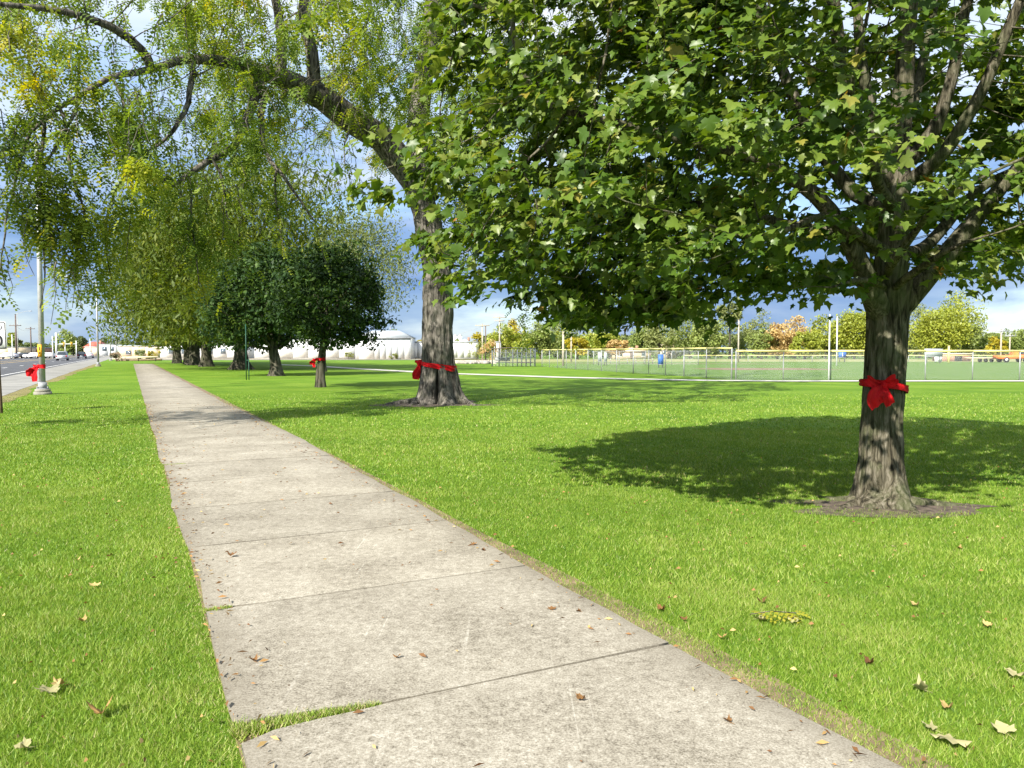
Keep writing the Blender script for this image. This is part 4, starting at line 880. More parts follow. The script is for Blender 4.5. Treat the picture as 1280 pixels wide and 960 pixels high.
# ------------------------------------------------------------------ street lamps
PX = at(53.5, 492, 29)[0]
def street_lamp(X, Y, label, group='street lamps along the road', H=9.4, r=0.105, arm=2.4, sgn=-1, plate=False):
    t = thing('street_lamp', (X, Y, 0), label, 'street lamp', group)
    b = MB(); b.box(-.29, .29, -.29, .29, -.05, .1); b.box(-.25, .25, -.25, .25, .095, .2); o = b.build('foundation', M['concrete_base'], t); o.rotation_euler = (0, 0, .5)
    b = MB(); b.box(-.14, .14, -.14, .14, .2, .46); b.box(-.2, .2, -.2, .2, .2, .23)
    for sx in (-.17, .17):
        for sy in (-.17, .17): b.tube([(sx, sy, .22), (sx, sy, .3)], .02, 6)
    o = b.build('transformer_base', M['grey'], t); o.rotation_euler = (0, 0, .5)
    b = MB(); b.tube([(0, 0, .44), (0, 0, H * .5), (0, 0, H)], [r, r * .85, r * .6], 16); b.build('pole', M['lamp_pole'], t, smooth=True)
    b = MB(); tt_ = np.linspace(0, 1, 9); b.tube(np.stack([sgn * arm * tt_, 0 * tt_ - arm * .3 * tt_, H - .25 + .7 * np.sin(tt_ * 1.45)], -1), np.linspace(.045, .03, 9), 8); b.build('arm', M['lamp_pole'], t, smooth=True)
    b = MB(); zz = H + .44; x0 = sgn * arm; b.prism([(x0, zz - .09), (x0 + sgn * .7, zz - .1), (x0 + sgn * .74, zz), (x0 + sgn * .55, zz + .08), (x0, zz + .06)], -arm * .3 - .15, -arm * .3 + .15); b.build('lamp_head', M['grey'], t)
    if plate:
        b = MB(); b.box(-.09, .06, -r - .012, -r + .02, 1.42, 1.88); q = b.build('warning_plate', M['orange_sticker'], t)
        b = MB(); b.box(-.045, .02, -r - .016, -r - .013, 1.54, 1.6); b.box(-.03, .005, -r - .016, -r - .013, 1.66, 1.8); b.build('plate_mark', M['black'], q)
    return t
street_lamp(PX, 29, 'grey lamp pole with orange plate and red ribbon beside the road, left foreground', plate=True)
for k, lab in enumerate(['tall street lamp where the verge narrows, second along the near side', 'street lamp third along the near verge, thin against the sky beside the olive trees', 'street lamp fourth along the near verge, in front of the white building', 'fifth and farthest street lamp along the near verge']):
    Y = 85 + 56 * k; street_lamp(-3.55 - PS * Y, Y, lab)
street_lamp(GX(22.5, 205)[0], 205, 'street lamp across the road beside the dark utility pole, arm reaching right', H=12, sgn=1, arm=4)
small_ribbon(PX, 29, at(50, 458, 29)[2], .112, 1.25, 'red ribbon on the grey lamp pole beside the road', w=.14)

# speed limit sign, mostly outside the frame, leaning
sg = thing('speed_limit_sign', G(2.5, 517), 'white speed limit sign on a leaning rusty post at the left edge of the picture', 'road sign')
Xs, Ys = sg.location.x, sg.location.y
tp = at(-5.5, 402, Ys - .02) - np.array([Xs, Ys, 0])
lean_v = np.array([tp[0], 0, tp[2]]); 
b = MB(); b.tube([(0, 0, -.2), tuple(lean_v * 1.02)], .032, 6); b.build('post', M['rust'], sg)
ang = math.atan2(lean_v[0], lean_v[2])
pl_c = at(-6.5, 419.5, Ys - .05) - np.array([Xs, Ys, 0])
pan = bpy.data.objects.new('panel', None)
b = MB(); W_, H_ = .305, .36
def rr_poly(w, h, r, n=5):
    o = []
    for cx, cz, a0 in ((w - r, h - r, 0), (-w + r, h - r, 90), (-w + r, -h + r, 180), (w - r, -h + r, 270)):
        for i in range(n): a = R(a0 + 90 * i / (n - 1)); o.append((cx + r * math.cos(a), cz + r * math.sin(a)))
    return o
b.prism(rr_poly(W_, H_, .05), -.003, .003); pan = b.build('panel', M['white'], sg); pan.location = tuple(pl_c); pan.rotation_euler = (0, ang, 0)
o_ = rr_poly(W_ - .018, H_ - .018, .04); i_ = rr_poly(W_ - .042, H_ - .042, .025); n = len(o_)
b = MB(); b.add([(x, -.0055, z) for x, z in o_] + [(x, -.0055, z) for x, z in i_], [(i, (i + 1) % n, n + (i + 1) % n, n + i) for i in range(n)]); b.build('border', M['black'], pan)
def text(body, size, x, z, parent, name='lettering', m=None, y=-.0065, rz=0):
    c = bpy.data.curves.new(name, 'FONT'); c.body = body; c.size = size; c.align_x = 'CENTER'; c.align_y = 'CENTER'; c.extrude = .0008; c.offset = size * .035
    o = bpy.data.objects.new(name, c); COL.objects.link(o)
    me = bpy.data.meshes.new_from_object(o.evaluated_get(bpy.context.evaluated_depsgraph_get())); bpy.data.objects.remove(o)
    o = bpy.data.objects.new(name, me); me.materials.append(m or M['black']); COL.objects.link(o); o.parent = parent; o.location = (x, y, z); o.rotation_euler = (R(90), 0, rz); return o
bpy.context.view_layer.update()
text('SPEED', .15, 0, .2, pan); text('LIMIT', .13, 0, .085, pan); text('30', .36, .02, -.15, pan)

# ------------------------------------------------------------------ green twin posts
p = G(309.5, 475)
t = thing('post_frame', p, 'thin dark green twin metal post standing in the lawn left of the small maple', 'post')
Yp = p[1]
b = MB(); b.tube([(-.07, 0, -.1), (-.07, 0, 3.2)], .028, 8); b.build('post', M['green_paint'], t)
b = MB(); b.tube([(.08, 0, -.1), (.08, 0, 1.2)], .028, 8); b.build('post', M['green_paint'], t)
b = MB(); b.box(-.07, .08, -.015, .015, 1.1, 1.15); b.build('crossbar', M['green_paint'], t)

# ------------------------------------------------------------------ chain link fence
def chain_mat(cov_w=0.05):
    m = bpy.data.materials.new('chain_link_mesh'); m.use_nodes = True; t = m.node_tree; t.nodes.clear()
    c = N(t, 'ShaderNodeTexCoord'); s = N(t, 'ShaderNodeSeparateXYZ'); t.links.new(c.outputs['Object'], s.inputs[0])
    def wire(a):
        fr = mth(t, 'FRACT', mth(t, 'MULTIPLY', a, 14.0)); d = mth(t, 'ABSOLUTE', mth(t, 'SUBTRACT', fr, 0.5)); return mth(t, 'GREATER_THAN', d, 0.5 - cov_w / 2)
    w1 = wire(mth(t, 'ADD', s.outputs[0], s.outputs[2])); w2 = wire(mth(t, 'SUBTRACT', s.outputs[0], s.outputs[2])); w = mth(t, 'MAXIMUM', w1, w2)
    b = N(t, 'ShaderNodeBsdfPrincipled', inp={'Base Color': (.5, .52, .52, 1), 'Roughness': .5, 'Metallic': .3}); tr = N(t, 'ShaderNodeBsdfTransparent')
    mx = N(t, 'ShaderNodeMixShader'); t.links.new(w, mx.inputs[0]); t.links.new(tr.outputs[0], mx.inputs[1]); t.links.new(b.outputs[0], mx.inputs[2])
    o = N(t, 'ShaderNodeOutputMaterial'); t.links.new(mx.outputs[0], o.inputs[0]); return m
M['chain'] = chain_mat()
def fence(pts, H, label, spacing=2.55, cap=.055, capm=None, name='chain_link_fence', pr=.032, corner=()):
    p = [np.array(q, float) for q in pts]; root = thing(name, (p[0][0], p[0][1], 0), label, 'fence'); o0 = np.array([p[0][0], p[0][1]])
    posts = []
    for a, c in zip(p[:-1], p[1:]):
        L_ = np.linalg.norm(c - a); n = max(1, round(L_ / spacing))
        for i in range(n): posts.append((a + (c - a) * i / n, i == 0))
    posts.append((p[-1], True))
    for q, main_ in posts:
        x, y = q - o0; rr_ = pr * (1.35 if main_ else 1)
        b = MB(); b.tube([(x, y, -.1), (x, y, H)], rr_, 7); b.build('post', M['galv'], root)
    for a, c in zip(posts[:-1], posts[1:]):
        a2, c2 = a[0] - o0, c[0] - o0; d = c2 - a2; L_ = np.linalg.norm(d)
        b = MB(); b.add([(0, 0, .04), (L_, 0, .04), (L_, 0, H - .02), (0, 0, H - .02)], [(0, 1, 2, 3)]); o = b.build('mesh_panel', M['chain'], root); o.location = (a2[0], a2[1], 0); o.rotation_euler = (0, 0, math.atan2(d[1], d[0]))
        b = MB(); b.tube([(a2[0], a2[1], H), (c2[0], c2[1], H)], cap, 8); b.build('top_cap', capm or M['yellow_cap'], root)
    return root
c0 = GX(918, 43.3)
fence([(3.2, 82), (5.8, 70), (9.0, 57), (11.1, 49.6), (12.5, 43.7)], 1.82, 'chain link fence with yellow cap running back from the corner post towards the dugout', spacing=3.0, cap=.05)
fence([(12.65, 43.4), (31.5, 43.6), (52, 44.0)], 1.66, 'yellow topped chain link fence across the right side, along the thin concrete path', spacing=2.6, cap=.058)
fence([(GX(1010, 128)[0] - 22, 122), (GX(1290, 128)[0] + 12, 122)], 1.05, 'low far chain link fence with yellow cap in front of the autumn trees', spacing=5.2, cap=.07, pr=.045)
fence([(GX(742, 95)[0], 95), (GX(868, 95)[0], 93)], 1.7, 'chain link fence behind the long bench, left part of the ball field', spacing=3.0, cap=.03, capm=M['galv'])

# tall white pole in the fence line, thin far one, other field poles
def plain_pole(X, Y, H, r, m, label, cat='pole', name='field_pole', cross=None, crossm=None):
    t = thing(name, (X, Y, 0), label, cat); b = MB(); b.tube([(0, 0, -.1), (0, 0, H)], [r, r * .75], 10); b.build('shaft', m, t, smooth=True)
    b = MB(); b.tube([(0, 0, H), (0, 0, H + .04)], r * 1.1, 8); b.build('cap', m, t)
    if cross:
        for (z, w) in cross:
            b = MB(); b.box(-w, w, -r * .7 - .12, -r * .7, z - .08, z + .08); x = b.build('crossarm', crossm or m, t)
            for s in (-.85, -.3, .3, .85): i_ = MB(); i_.tube([(s * w, -r * .7 - .06, z + .07), (s * w, -r * .7 - .06, z + .32)], .05, 6); i_.build('insulator', M['grey'], x)
    return t
plain_pole(GX(1036.5, 42.9)[0], 42.9, at(1036, 394, 42.9)[2], .042, M['white'], 'tall slim pale pole rising at the yellow topped fence, left of the near maple trunk')
plain_pole(GX(1046, 90)[0], 90, at(1046, 396, 90)[2], .09, M['white'], 'thin pale pole behind the tall slim one, above the blue sign')
plain_pole(GX(704, 88)[0], 88, at(704, 414, 88)[2], .15, M['pole_wood'], 'pale wooden pole below the hanging leaves, just right of the dugout')
plain_pole(GX(714, 120)[0], 120, at(714, 417, 120)[2], .13, M['pole_wood'], 'farther wooden pole just right of the pale wooden pole by the dugout')
plain_pole(GX(923, 118)[0], 118, at(923, 400, 118)[2], .13, M['pole_wood'], 'pale pole standing close behind the fence corner post')
plain_pole(GX(1186, 118)[0], 118, at(1186, 432, 118)[2], .2, M['yellow_cap'], 'short pale yellow pole just right of the grey scoreboard')
plain_pole(GX(1251, 140)[0], 140, at(1251, 412, 140)[2], .16, M['pole_wood'], 'wooden floodlight pole with crossarm above the orange truck', cross=[(at(1251, 414, 140)[2], 1.2)], crossm=M['grey'])
plain_pole(GX(1262, 165)[0], 165, at(1262, 418, 165)[2], .16, M['pole_wood'], 'farther floodlight pole right of the one above the orange truck', cross=[(at(1262, 420, 165)[2], 1.3)], crossm=M['grey'])
plain_pole(GX(603, 150)[0], 150, at(603, 405, 150)[2], .16, M['pole_wood'], 'utility pole with crossarm, first right of the big locust trunk', name='utility_pole', cross=[(at(603, 407, 150)[2], 1.4)], crossm=M['pole_wood'])
plain_pole(GX(607, 160)[0], 160, at(607, 408, 160)[2], .14, M['dark_wood'], 'darker utility pole close to the first pole right of the big trunk', name='utility_pole')
plain_pole(GX(624.5, 170)[0], 170, at(624.5, 396, 170)[2], .19, M['pole_wood'], 'tallest utility pole with two crossarms, behind the dugout', name='utility_pole', cross=[(at(624, 397, 170)[2], 1.5), (at(624, 401, 170)[2], 1.1)], crossm=M['pole_wood'])
plain_pole(GX(20.5, 190)[0], 190, at(20, 393, 190)[2], .22, M['dark_wood'], 'dark utility pole across the road right of the speed sign', name='utility_pole', cross=[(at(20, 407, 190)[2], 1.5)], crossm=M['dark_wood'])
plain_pole(GX(39, 230)[0], 230, at(39, 409, 230)[2], .22, M['dark_wood'], 'utility pole across the road halfway between sign and ribboned lamp pole', name='utility_pole', cross=[(at(39, 411, 230)[2], 1.4)], crossm=M['dark_wood'])
plain_pole(GX(15.5, 150)[0], 150, at(15, 418, 150)[2], .1, M['white'], 'short white pole nearest the speed sign across the road')
# wires
def wire(a, c, sag, label):
    t_ = np.linspace(0, 1, 14)[:, None]; p = np.array(a) * (1 - t_) + np.array(c) * t_; p[:, 2] -= sag * 4 * (t_ * (1 - t_))[:, 0]
    b = MB(); b.tube(p, .022, 4); o = b.build('power_line', M['grey']); tag(o, label, 'cable')
wire(at(624, 398, 170), at(603, 407.5, 150), .5, 'power line joining the tallest pole and the first pole right of the big trunk')
wire(at(603, 407.5, 150), at(480, 421, 150), 1.5, 'power line running left from the first pole behind the big trunk')
wire(at(624, 401, 170), at(760, 415, 170), 1.0, 'power line running right from the tallest utility pole')
wire(at(20, 407.5, 190), at(39, 411.5, 230), .8, 'power line between the two dark poles across the road')

# signal mast
t = thing('traffic_signal', GX(70.5, 180), 'traffic signal mast with a long arm reaching right over the road', 'traffic light')
b = MB(); b.tube([(0, 0, 0), (0, 0, at(70, 416, 180)[2])], .2, 10); b.build('mast', M['white'], t)
za = at(70, 430, 180)[2]; b = MB(); b.tube([(0, 0, za), (4.8, 0, za)], .09, 8); b.build('arm', M['white'], t)
b = MB(); b.tube([(0, 0, at(70, 416, 180)[2]), (1.4, 0, at(70, 414, 180)[2])], .07, 8); b.build('lamp_arm', M['lamp_pole'], t)
for xx in (1.9, 3.7):
    b = MB(); b.box(xx - .17, xx + .17, -.28, -.09, za - .6, za + .45); h = b.build('signal_head', M['signal_yellow'], t)
    for q_, mm in ((.25, 'red_lens'), (-.07, 'dark'), (-.4, 'dark')): i_ = MB(); i_.tube([(xx, -.282, za + q_), (xx, -.33, za + q_)], .11, 8); i_.build('lens', M[mm], h)
plain_pole(GX(66, 172)[0], 172, at(66, 420, 172)[2], .13, M['white'], 'white pole immediately left of the traffic signal mast')
plain_pole(GX(81.5, 210)[0], 210, at(81.5, 425, 210)[2], .14, M['white'], 'white pole behind the silver car, right of the signal mast')
plain_pole(GX(95.5, 200)[0], 200, at(95.5, 426, 200)[2], .14, M['white'], 'white pole at the far end of the traffic signal arm')
plain_pole(GX(113, 240)[0], 240, at(113, 423, 240)[2], .14, M['white'], 'white pole beyond the dark cars, left of the second street lamp')

# ------------------------------------------------------------------ dugout
dg = thing('dugout', GX(643, 84), 'grey chain link dugout with flat roof and a bench at the end of the field', 'dugout')
xl = at(615, 440, 84)[0] - dg.location.x; xr = at(669, 440, 84)[0] - dg.location.x; xm = at(641, 440, 84)[0] - dg.location.x
for x in list(np.linspace(xl, xm, 4)) + list(np.linspace(xm + .5, xr, 5)):
    for y in (0, 2.2): b = MB(); b.tube([(x, y, 0), (x, y, 1.95)], .05, 7); b.build('post', M['dugout_steel'], dg)
b = MB(); b.prism([(xl - .1, 1.93), (xm, 2.05), (xm, 2.13), (xl - .1, 2.01)], -.2, 2.4); b.build('roof_panel', M['dark_wood'], dg)
b = MB(); b.prism([(xm + .05, 2.05), (xr + .1, 1.95), (xr + .1, 2.0), (xm + .05, 2.10)], -.1, 2.4); b.build('roof_panel', M['dugout_steel'], dg)
for y in (-.02, 2.22):
    b = MB(); b.add([(xl, y, .05), (xr, y, .05), (xr, y, 1.95), (xl, y, 1.95)], [(0, 1, 2, 3)]); b.build('mesh_panel', M['chain'], dg)
for z in (.5, 1.0, 1.5): b = MB(); b.tube([(xl, -.04, z), (xr, -.04, z)], .025, 6); b.build('rail', M['dugout_steel'], dg)
b = MB(); b.box(xl + .3, xm - .3, 1.3, 1.7, .42, .48); b.build('bench_seat', M['dugout_steel'], dg)
b = MB(); b.box(xl + .3, xm - .3, 1.85, 1.9, .6, 1.0); b.build('bench_back', M['grey'], dg)
b = MB(); b.box(xr - 1.9, xr - .2, .9, 1.4, .40, .46); b.build('bench_seat', M['dark_wood'], dg)
for i in range(5): x = xl + .4 + i * (xm - xl - .8) / 4; b = MB(); b.box(x - .02, x + .02, 1.35, 1.65, 0, .42); b.build('bench_leg', M['dugout_steel'], dg)
# long bench, blue boards, scoreboard
def bench(X, Y, L_, label):
    t = thing('long_bench', (X, Y, 0), label, 'bench')
    for (y0, z) in ((0, .42), (.45, .8)):
        b = MB(); b.box(0, L_, y0, y0 + .28, z, z + .06); b.build('plank', M['wood'], t)
    for i in range(6): x = .2 + i * (L_ - .4) / 5; b = MB(); b.box(x - .03, x + .03, .05, .1, 0, .42); b.box(x - .03, x + .03, .5, .55, 0, .8); b.build('leg', M['galv'], t)
bench(GX(762, 106)[0], 106, 6.2, 'long low wooden bench seen through the fence left of the blue board')
def board(X, Y, w, z0_, z1_, m, label, name='sign_board', cat='sign', legs=2, mark=None):
    t = thing(name, (X, Y, 0), label, cat)
    b = MB(); b.box(-w / 2, w / 2, -.04, .04, z0_, z1_); pn = b.build('board', m, t)
    for s in ([-w * .35, w * .35] if legs == 2 else [0]): b = MB(); b.box(s - .05, s + .05, .042, .14, 0, z1_ - .1); b.build('leg', M['galv'], t)
    b = MB(); 
    for (a0, a1, c0_, c1) in ((-w / 2, w / 2, z1_ + .002, z1_ + .05), (-w / 2, w / 2, z0_ - .05, z0_ - .002)): b.box(a0, a1, -.05, .05, c0_, c1)
    b.build('trim', M['grey'], t)
    if mark: text(mark, (z1_ - z0_) * .9, 0, (z0_ + z1_) / 2, pn, m=M['white'], y=-.045)
    return t
board(GX(826, 78)[0], 78, .55, .35, 1.35, M['blue'], 'upright blue board behind the fence, left of the corner post')
board(GX(1048, 122.5)[0] , 121, 1.2, .75, 1.6, M['blue'], 'small blue sign with a white figure on the far low fence', mark='1')
board(GX(1167, 110)[0], 110, 2.6, .95, 2.05, M['grey_metal'], 'pale grey scoreboard standing right of the near maple trunk', name='scoreboard', cat='scoreboard')
board(GX(1173, 116)[0], 116, 1.1, .2, 1.0, M['white'], 'white cabinet under the pale grey scoreboard', name='cabinet', cat='cabinet')
board(GX(750, 92)[0], 92, .5, .5, 1.55, M['grey_metal'], 'grey panel on the field fence, left of the long bench')
board(GX(757, 91)[0], 91, .35, .5, 1.55, M['grey_metal'], 'narrower grey panel next to the other one left of the long bench')

# orange truck with trailer
def pt_box(t, name, m, *bx): b = MB(); b.box(*bx); return b.build(name, m, t)
p = GX(1266, 118)
tk = thing('orange_truck', p, 'orange flatbed truck at the right edge beyond the far fence', 'truck')
b = MB(); b.prism([(-2.5, .55), (2.5, .55), (2.5, 1.0), (2.2, 1.15), (1.9, 1.2), (1.2, 1.75), (.2, 1.75), (0, 1.15), (-2.5, 1.1)], -.9, .9); b.build('body', M['orange'], tk)
pt_box(tk, 'window', M['glass'], .35, 1.15, -.915, -.9, 1.2, 1.62)
for x in (-1.5, 1.5):
    b = MB(); b.tube([(x, -.95, .42), (x, -.7, .42)], .42, 14); w = b.build('wheel', M['dark'], tk); b = MB(); b.tube([(x, -.965, .42), (x, -.95, .42)], .22, 10); b.build('rim', M['white'], w)
    b = MB(); b.tube([(x, .7, .42), (x, .95, .42)], .42, 14); b.build('wheel', M['dark'], tk)
p = GX(1232, 120); tr2 = thing('flatbed_trailer', p, 'low flatbed trailer with small wheels left of the orange truck', 'trailer')
pt_box(tr2, 'deck', M['tan'], -3, 2.2, -1, 1, .6, .75); pt_box(tr2, 'drawbar', M['orange'], 2.2, 3.2, -.1, .1, .5, .62)
for x in (-1.4, -.5, .4): b = MB(); b.tube([(x, -1.0, .32), (x, -.8, .32)], .3, 12); b.build('wheel', M['dark'], tr2)
p = GX(1192, 132); sh = thing('low_shelter', p, 'low reddish shelter with pale roof right of the scoreboard', 'shelter')
pt_box(sh, 'wall', M['brick'], -2, 3, 0, 3, 0, 1.2); b = MB(); b.prism([(-2.3, 1.2), (3.3, 1.2), (3.1, 1.4), (-2.1, 1.4)], -.3, 3.3); b.build('roof', M['tan'], sh); pt_box(sh, 'doorway', M['dark'], .2, 1.5, -.03, -.003, 0, .9)

# ------------------------------------------------------------------ buildings
def shed(x0, x1, Y, eave_y, ridge_y, label, dep=12):
    X0, X1 = at(x0, 440, Y)[0], at(x1, 440, Y)[0]; ze = at(x0, eave_y, Y)[2]; zr_ = at(x0, ridge_y, Y + dep / 2)[2]; W = X1 - X0
    t = thing('metal_shed', (X0, Y, 0), label, 'shed')
    pt_box(t, 'wall', M['white_metal'], 0, W, .05, dep, 0, ze)
    n = int(W / 1.25)
    for i in range(n):
        a0 = W * i / n + .02; a1 = W * (i + 1) / n - .02
        if a0 < 4.1 and a1 > .5: pass
        b = MB(); b.prism([(a0, 0.05), (a1, 0.05), (a1, ze - .02), (a0, ze - .02)], 0, .045); b.build('wall_panel', M['white_metal'], t)
        b = MB(); b.prism([(a1 - .03, 0.05), (a1 + .05, 0.05), (a1 + .05, ze - .02), (a1 - .03, ze - .02)], -.04, .046); b.build('seam', M['grey_metal'], t)
    b = MB(); o = .35; v = [(-o, -o, ze), (W + o, -o, ze), (W + o, dep + o, ze), (-o, dep + o, ze), (3.2, dep / 2, zr_), (W - 3.2, dep / 2, zr_)]
    b.add(v, [(0, 1, 5, 4), (1, 2, 5), (2, 3, 4, 5), (3, 0, 4), (3, 2, 1, 0)]); b.build('roof', M['grey_metal'], t)
    pt_box(t, 'fascia', M['grey'], -o, W + o, -o - .05, -o - .003, ze - .22, ze + .03)
    d = pt_box(t, 'sliding_door', M['white'], .8, 4.2, -.14, -.05, 0, ze * .83); pt_box(d, 'door_rail', M['grey'], .6, 4.6, -.2, -.05, ze * .835, ze * .86)
    b = MB(); b.tube([(W * .58, dep / 2, zr_ - .2), (W * .58, dep / 2, zr_ + .8)], .12, 8); b.build('vent_pipe', M['grey'], t)
    return t
shed(444, 513, 172, 422, 413, 'white metal shed with hipped grey roof and sliding door left of the big locust trunk', dep=9)
def warehouse(x0, x1, Y, top_y, label, dep=10, panel=3.0, name='warehouse', m='white', win=()):
    X0, X1 = at(x0, 440, Y)[0], at(x1, 440, Y)[0]; z = at(x0, top_y, Y)[2]; W = X1 - X0
    t = thing(name, (X0, Y, 0), label, 'building'); pt_box(t, 'wall', M[m], 0, W, .05, dep, 0, z)
    n = max(2, int(W / panel))
    for i in range(n):
        b = MB(); b.box(W * i / n + .05, W * (i + 1) / n - .05, 0, .045, .3, z - .15); b.build('wall_panel', M[m], t)
    pt_box(t, 'parapet', M['grey_metal'], -.1, W + .1, -.08, dep + .1, z + .003, z + .25)
    pt_box(t, 'plinth', M['shoulder'], -.02, W + .02, -.06, -.003, 0, .28)
    for (a0, a1, zz0, zz1) in win: w = pt_box(t, 'window', M['window'], a0, a1, -.05, -.012, zz0, zz1); pt_box(w, 'frame', M['grey'], a0 - .1, a1 + .1, -.04, -.003, zz0 - .12, zz0 - .01)
    return t
warehouse(366, 443, 174, 424, 'white panelled warehouse behind the ribboned small maple', win=())
warehouse(318, 364, 176, 427, 'lower white warehouse seen between the two dark maple trunks')
warehouse(200, 300, 178, 429, 'long low white building behind the far group of trunks', win=[(a, a + 1.2, 1.2, 2.4) for a in (2, 5, 8, 11, 14)])
warehouse(515, 528, 180, 428, 'pale blue and white building just left of the big locust trunk')
warehouse(556, 596, 175, 428, 'white ribbed building right of the big locust trunk', panel=1.4)
warehouse(124, 146, 260, 431, 'tall white building at the end of the road', win=[(1, 2.6, 2, 3.4), (3.6, 5, 2, 3.4)])
warehouse(148, 198, 210, 433, 'low pale building behind the yellow shrubs', m='tan', win=[(2, 3.5, 1, 2), (5, 6.5, 1, 2), (8, 9.5, 1, 2)])
warehouse(-40, 22, 260, 434.5, 'cream low building behind the speed limit sign', m='tan')
warehouse(23, 44, 270, 435, 'low reddish brick building across the road behind the dark poles', m='brick', win=[(1, 2.4, 1, 2), (3.4, 4.8, 1, 2)])
warehouse(106, 124, 270, 434, 'low building with pinkish wall behind the dark cars', m='tan')
def house(x, Y, w, h, rh, wall, roof, label):
    p = GX(x, Y); t = thing('house', p, label, 'house'); pt_box(t, 'wall', M[wall], -w / 2, w / 2, 0, 7, 0, h)
    b = MB(); b.prism([(-w / 2 - .4, h + .003), (w / 2 + .4, h + .003), (0, h + rh)], -.4, 7.4); r_ = b.build('roof', M[roof], t); pt_box(r_, 'chimney', M['brick'], w * .15, w * .15 + .6, 3, 3.6, h + rh * .4, h + rh + .5)
    for s in (-.3, .3): wn = pt_box(t, 'window', M['window'], s * w - .5, s * w + .5, -.04, -.003, h * .4, h * .4 + 1); pt_box(wn, 'frame', M['white'], s * w - .58, s * w + .58, -.06, -.042, h * .4 - .12, h * .4 - .01)
    pt_box(t, 'door', M['dark_wood'], -.45, .45, -.05, -.003, 0, 2)
house(836, 190, 3.8, 2.6, 1.4, 'tan', 'tan', 'small peach coloured house among trees right of the blue board')
house(116, 300, 7, 3.4, 2.2, 'tan', 'red_roof', 'red roofed house at the end of the road behind the dark cars')
house(790, 178, 9, 1.7, .9, 'tan', 'tan', 'long low house with pinkish roof behind the bench fence')
house(581, 215, 4, 3.9, 1.4, 'white', 'grey_metal', 'white gabled house behind the ribbed building right of the big trunk')
# silo pair and tall white plant
for k, (x, lab) in enumerate(((569.5, 'left one of two small white silos far behind the white ribbed building'), (575.5, 'right one of two small white silos far behind the white ribbed building'))):
    p = GX(x, 300); t = thing('silo', p, lab, 'silo'); H_ = at(x, 419.5, 300)[2]; b = MB(); b.tube([(0, 0, 0), (0, 0, H_)], .75, 14); b.build('drum', M['white'], t, smooth=False); b = MB(); b.tube([(0, 0, H_), (0, 0, H_ + .6)], [.8, .1], 14); b.build('cone_roof', M['grey_metal'], t)
p = GX(622, 140); t = thing('metal_tank', p, 'slim silver tank in a frame behind the dugout roof', 'tank'); H_ = at(622, 427, 140)[2]
b = MB(); b.tube([(0, 0, .5), (0, 0, H_ - .3)], .25, 12); b.build('vessel', M['white'], t, smooth=True)
for s in (-.55, .55): pt_box(t, 'leg', M['grey'], s - .06, s + .06, -.06, .06, 0, H_)
pt_box(t, 'crossbar', M['grey'], -.61, .61, -.08, -.062, H_ - .2, H_)

# stones beside the dugout
st = None
for i in range(14):
    g = np.random.default_rng(200 + i); x = 574 + i * 2.8 + g.uniform(-.6, .6); Y = g.uniform(100, 108); p = GX(x, Y)
    if i < 3:
        b = MB(); th, ph = np.meshgrid(np.linspace(0, math.pi, 6), np.linspace(0, 2 * math.pi, 9, endpoint=False), indexing='ij'); rr_ = .32 * (1 + .3 * g.random(th.shape))
        V = np.stack([np.sin(th) * np.cos(ph) * rr_, np.sin(th) * np.sin(ph) * rr_, np.cos(th) * rr_ * .8 + .16], -1); a_, c_ = np.meshgrid(np.arange(5), np.arange(9), indexing='ij'); c2 = (c_ + 1) % 9
        b.add(V.reshape(-1, 3), np.stack([a_ * 9 + c_, (a_ + 1) * 9 + c_, (a_ + 1) * 9 + c2, a_ * 9 + c2], -1).reshape(-1, 4)); o = b.build('boulder', M['stone']); st = o; o.location = tuple(p)
    else:
        o = st.copy(); COL.objects.link(o); o.location = tuple(p); o.rotation_euler = (0, 0, g.uniform(0, 6)); s = g.uniform(.6, 1.3); o.scale = (s * 1.2, s, s)
    tag(o, 'grey boulder in the loose row on the gravel left of the dugout', 'boulder', 'boulders beside the gravel yard')

